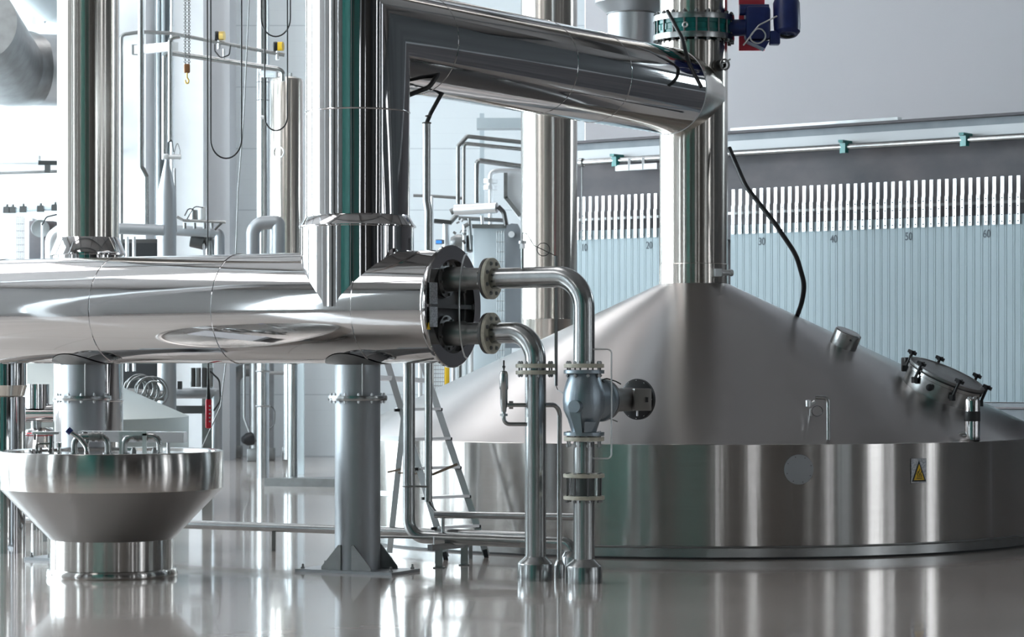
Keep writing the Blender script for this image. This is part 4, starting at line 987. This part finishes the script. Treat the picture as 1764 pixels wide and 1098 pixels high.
# ------------------------------------------------------------------ machinery in the centre distance
ZC = 33.0
bgpipe([(789, 352), (789, 252), (805, 235), (905, 246)], 3.6, ZC, 'mid', 'topmost pipe of the far centre group, with a chamfered corner', 3)
bgpipe([(799, 352), (799, 247), (905, 258)], 3.3, ZC, 'satin', 'second pipe from the top of the far centre group', 6)
bgpipe([(821, 350), (821, 276), (905, 288)], 4.5, ZC, 'satin', 'third and thicker pipe of the far centre group', 7)
bgpipe([(845, 392), (845, 296), (862, 294), (905, 294)], 4, ZC+.4, 'alu', 'bright pipe with a flanged joint in the far centre group', 9)
tag(done(MB().cyl(W(845, 327, ZC+.4), W(845, 320, ZC+.4), .095, 20).cyl(W(845, 316, ZC+.4), W(845, 309, ZC+.4), .095, 20).cyl(W(845, 322, ZC+.4), W(845, 312, ZC+.4), .05, 16), 'pipe_flange', 'alu'), 'flanged joint on the bright far centre pipe', 'flange')
tag(done(MB().prism([W(870, 298, ZC), W(910, 296, ZC), W(910, 385, ZC), W(893, 372, ZC), W(870, 340, ZC)], (0, .6, 0)), 'hopper', 'white'), 'white angular hopper at the right of the far centre pipes', 'hopper')
tag(done(MB().beam(W(871, 298, ZC-.05), W(871, 342, ZC-.05), .05, .05).beam(W(871, 340, ZC-.05), W(896, 372, ZC-.05), .05, .05), 'hopper_edge', 'mid'), 'grey folded edge strip of the white hopper', 'hopper')
t = thing('gas_cylinder', 'horizontal silver cylinder above the far centre tank', 'cylinder', W(820, 360, 32))
done(MB().cyl(W(784, 362, 32), W(856, 358, 31.8), .068, 28), 'cylinder_tube', 'alu', t)
done(MB().sweep([W(858, 356, 31.8), W(868, 366, 31.8), W(872, 388, 31.8)], .03, 12, bend=.08), 'rear_link', 'dark', t)
done(MB().cyl(W(784, 362, 32), W(776, 366, 32), .04, 16), 'rod_end', 'mid', t)
bgpipe([(712, 337), (745, 338), (800, 342)], 2.6, 33.5, 'mid', 'thin horizontal rail left of the far centre pipes', 0, 'thin_rail', 10, 'rail')
bgpipe([(744, 338), (744, 450)], 3, 33.5, 'alu', 'thin upright below the thin horizontal rail', 0)
t = thing('tank_unit', 'pale blue tank with a heavy lifting lug, behind the vessel end', 'tank', (W(850, 0, 32).x, 32, 0))
done(MB().box((W(848, 0, 32.3).x, 32.6, 1.65), (.50, .8, 3.3), 0, bev=.03), 'tank_body', 'pale', t)
done(MB().box((W(848, 0, 32.3).x, 32.2, hp(392)-.03), (.52, .1, .05)), 'tank_rim', 'mid', t)
P = [W(870, 600, 31.6), W(870, 430, 31.6), W(869, 400, 31.6), W(873, 389, 31.6), W(881, 385, 31.6), W(892, 386, 31.6), W(897, 396, 31.6), W(897, 440, 31.6), W(905, 470, 31.6), W(905, 600, 31.6)]
done(MB().prism(P, (0, .12, 0)), 'lifting_lug', 'beamgrey', t)
done(MB().cyl(W(881, 404, 31.58), W(881, 404, 31.5), .04, 24), 'lug_eye', 'white', t)
m = MB()
for k in range(4): m.cyl(W(856+4*k, 398, 31.5), W(856+4*k, 640, 31.5), .004, 6)
for k in range(14): m.cyl(W(855, 400+17*k, 31.5), W(869, 400+17*k, 31.5), .004, 6)
done(m, 'wire_cage', 'mid', t)
t = thing('pump_unit', 'cluttered dark pump with elbows left of the pale blue tank', 'pump', W(795, 430, 32.3))
for (a_, b_, r, mt) in (((768, 386), (768, 440), 6, 'alu'), ((788, 370), (775, 384), 4, 'mid'), ((800, 386), (800, 440), 3.5, 'alu'), ((808, 376), (812, 430), 3, 'mid')):
    done(MB().cyl(W(*a_, 32.3), W(*b_, 32.3), r*32.3/F, 16), 'pump_tube', mt, t)
done(MB().lathe([(0, -.1), (.09, -.08), (.11, 0), (.09, .08), (0, .1)], W(790, 418, 32.5), (1, -.3, .2), 24), 'pump_casing', 'mid', t)
done(MB().lathe([(0, -.12), (.07, -.10), (.075, .1), (0, .12)], W(810, 420, 32.6), (0, 0, 1), 20), 'pump_motor', 'dark', t)
for k in range(9):
    x = random.uniform(778, 815); y = random.uniform(368, 425)
    done(MB().cyl(W(x, y, 32.1), W(x+random.uniform(-8, 8), y+random.uniform(-5, 5), 32.1), random.uniform(.01, .03), 10), 'fitting', random.choice(['dark', 'mid', 'alu']), t)
done(MB().beam(W(748, 381, 32.3), W(778, 384, 32.3), .2, .05), 'top_bracket', 'dark', t)
bgpipe([(790, 376), (870, 380)], 3.5, 32.6, 'mid', 'dark pipe run just under the silver cylinder', 0)
bgpipe([(830, 372), (832, 395)], 3, 32.4, 'alu', 'short upright on the far centre tank lid', 0)
t = thing('display_box', 'small box with a blue display low in the far centre', 'display', W(758, 418, 32))
done(MB().box(W(758, 417, 32), (.11, .05, .06)), 'display_case', 'mid', t); done(MB().box(W(756, 417, 31.96), (.07, .01, .035)), 'blue_screen', 'screen', t)
# fence, yellow post and uprights seen under the vessel end
t = thing('mesh_fence', 'wire mesh guard fence seen under the vessel end', 'fence', V((W(755, 0, 29).x, 29, 0)))
m = MB()
for k in range(9): m.cyl(W(744+3*k, 560, 29), W(744+3*k, 760, 29), .004, 6)
for k in range(28): m.cyl(W(744, 560+7*k, 29), W(768, 560+7*k, 29), .004, 6)
done(m, 'wire_mesh', 'mid', t); done(MB().box((W(744, 0, 29).x, 29, 1), (.04, .04, 2)), 'fence_post', 'alu', t)
tag(done(MB().box((W(770, 0, 28.8).x, 28.8, 1.0), (.055, .05, 1.0), 0, bev=.005).box((W(770, 0, 28.8).x, 28.8, .26), (.02, .02, .52)), 'yellow_post', 'yellow'), 'yellow guard post seen below the vessel end', 'post')
for x, wd, mt in ((724, 6, 'white'), (781, 5, 'alu'), (792, 6, 'mid'), (803, 4, 'pale'), (812, 6, 'white')):
    Zq = 29.5; tag(done(MB().cyl((W(x, 0, Zq).x, Zq, 0), (W(x, 0, Zq).x, Zq, 2.0), wd*Zq/F*.6, 12), 'machine_post', mt), '%s upright post under the vessel end, in the row right of the fence' % {'white': 'white', 'alu': 'silver', 'mid': 'grey', 'pale': 'pale blue'}[mt], 'post', 'machine posts behind the vessel end')
tag(done(MB().box((W(830, 0, 33.6).x, 33.8, 2.95+.95), (.02+.04, .04, 2.0)), 'thin_post', 'pale'), 'thin pale post above the far centre pipes', 'post')
tag(done(MB().box(W(860, 214, 33.5), (.6, .3, .14)), 'cable_tray', 'pale'), 'pale overhead tray at the top of the far centre group', 'bracket')

# ------------------------------------------------------------------ filter press with numbered plates
FA = V((5.49, 27.02, 0)); FD = V((.80, -.599, 0)).normalized(); FN = V((FD.y, -FD.x, 0))     # FN points to the camera side
if FN.y > 0: FN = -FN
def fp(s, z, out=0): return FA+FD*s+V((0, 0, z))+FN*out
fr_ = thing('filter_press', 'stained dark steel beam and pale girder carrying the row of filter plates', 'frame', fp(-3, 0))
done(MB().beam(fp(-6.35, 3.50, -.35), fp(9.5, 3.50, -.35), .3, 1.05), 'stained_beam', 'stained', fr_)  # beams lengthened out of view to darken the duct's reflection
done(MB().beam(fp(-6.35, 4.10, -.22), fp(9.5, 4.10, -.22), .34, .20), 'pale_girder', 'beamgrey', fr_)
done(MB().beam(fp(-6.35, 4.06, -.03), fp(9.5, 4.06, -.03), .03, .11), 'girder_strip', 'wallgrey', fr_)
done(MB().beam(fp(-6.35, 4.215, -.2), fp(9.5, 4.215, -.2), .48, .03), 'top_flange', 'stained', fr_)
done(MB().beam(fp(-3.7, 4.25, -.1), fp(-1.5, 4.25, -.1), .1, .045), 'top_angle', 'mid', fr_)
done(MB().beam(fp(-6.35, 1.06, -.1), fp(9.5, 1.06, -.1), .5, .04), 'lower_rail', 'beamgrey', fr_)
done(MB().beam(fp(-6.35, .90, -.14), fp(9.5, .90, -.14), .40, .22), 'drip_tray', 'beamgrey', fr_)
done(MB().beam(fp(-6.35, 2.1, -.75), fp(9.5, 2.1, -.75), .06, 2.0).beam(fp(3.0, 2.1, -.2), fp(9.5, 2.1, -.2), .06, 2.4), 'dark_backing', 'stained', fr_)  # dark sheets added to blacken plate gaps and, unseen, the duct's reflection
done(MB().beam(fp(-6.35, 3.27, -.04), fp(2.2, 3.27, -.04), .03, .03), 'bracket_rod', 'mid', fr_)
for s in (-6.2, -1.8, 2.0, 9.0): done(MB().box(fp(s, .4, -.2), (.2, .2, .8), math.atan2(FD.y, FD.x)), 'leg', 'beamgrey', fr_)
rp = thing('header_pipe', 'long slim pipe slung on green clamps along the stained beam', 'pipe', fp(-3, 3.9, .1))
done(MB().sweep([fp(-5.75, 3.955, .1), fp(2.2, 3.955, .1)], .035, 18), 'tube', 'satin', rp)
for x in (1070, 1463, 1670):
    k = (x-882)/F; s = (k*FA.y-FA.x)/(FD.x-k*FD.y)
    done(MB().box(fp(s, 3.95, .12), (.05, .09, .13), .6).beam(fp(s, 4.015, -.05), fp(s, 4.015, .2), .06, .03), 'pipe_clamp', 'teal', rp)
done(MB().lathe([(.055, 0), (.055, .05), (.04, .06)], fp(-5.75, 3.955, .1), FD, 20), 'end_flange', 'satin', rp)
done(MB().sweep([fp(-5.72, 3.955, .1), fp(-5.72, 3.0, .1)], .008, 8), 'drop_wire', 'mid', rp)
done(MB().beam(fp(-5.2, 3.86, .12), fp(-4.6, 3.86, .12), .05, .07).beam(fp(-5.0, 3.83, .14), fp(-5.0, 3.97, .14), .03, .02).beam(fp(-4.8, 3.83, .14), fp(-4.8, 3.97, .14), .03, .02), 'joint_clamp', 'white', rp)
# one plate, then copies along the row
rz = math.atan2(FD.y, FD.x); SP = .0951
def make_plate(s):
    t = thing('filter_plate', '', 'filter plate', fp(s, 1.09), 'filter plates in the press')
    m = MB(); m.box(fp(s-.001, 2.11, -.30), (.0905, .60, 2.04), rz); m.box(fp(s+.02, 2.11, .0012), (.004, .0024, 2.0), rz)
    done(m, 'plate_body', 'plate', t)
    P = [(.0, 3.03), (.0, 3.36), (-.035, 3.40), (-.035, 3.53)]
    br = MB().box(fp(s, 3.19, .018), (.040, .012, .335), rz).box(fp(s, 3.45, .008), (.040, .012, .19), rz)
    bk = done(br, 'bracket', 'alu', t)
    for z in (3.055, 3.13, 3.22, 3.31):
        q = fp(s, z, .024); done(MB().hexb(q, FN, .0095, .007), 'bolt', 'dark', bk)
    return t
s60 = -.3829
base = None
allp = [(-4.8027+SP*(n-20), n) for n in range(8, 22)]+[(s60+SP*(n-60), n) for n in range(26, 67)]
total = len(allp)
for i, (s, n) in enumerate(allp):
    if base is None: base = make_plate(s); s0 = s; t = base
    else: t = copy_tree(base, FD*(s-s0))
    if n < 22: where = 'left of the stack, %s' % ('marked %d' % n if n in (10, 20) else '%d %s of the one marked %d' % ((abs(n-10), 'left' if n < 10 else 'right', 10) if n < 16 else (abs(20-n), 'left' if n < 20 else 'right', 20)))
    else:
        r10 = min((30, 40, 50, 60), key=lambda v: abs(v-n)); k = n-r10
        where = 'right of the stack, %s' % ('marked %d' % n if k == 0 else '%d %s of the one marked %d' % (abs(k), 'left' if k < 0 else 'right', r10))
    t['label'] = 'pale blue filter plate '+where
    if n in (10, 20, 30, 40, 50, 60):
        cu = bpy.data.curves.new('plate_number', 'FONT'); cu.body = str(n); cu.size = .125; cu.align_x = 'CENTER'; cu.extrude = .0008
        cu.offset = .0006
        ob = bpy.data.objects.new('tmp', cu); C.objects.link(ob)
        dg = bpy.context.evaluated_depsgraph_get(); me = bpy.data.meshes.new_from_object(ob.evaluated_get(dg)); bpy.data.objects.remove(ob)
        me.materials.clear(); me.materials.append(M['ink'])
        lb = bpy.data.objects.new('plate_number', me); C.objects.link(lb)
        R = Matrix((FD, V((0, 0, 1)), FD.cross(V((0, 0, 1))))).transposed().to_4x4()
        for v in me.vertices: v.co.x *= .75
        lb.matrix_world = Matrix.Translation(V((0, 0, 0)))
        lb.parent = t; lb.matrix_local = Matrix.Translation(fp(0, 2.885, .004)-FA-V((0, 0, 1.09))) @ R
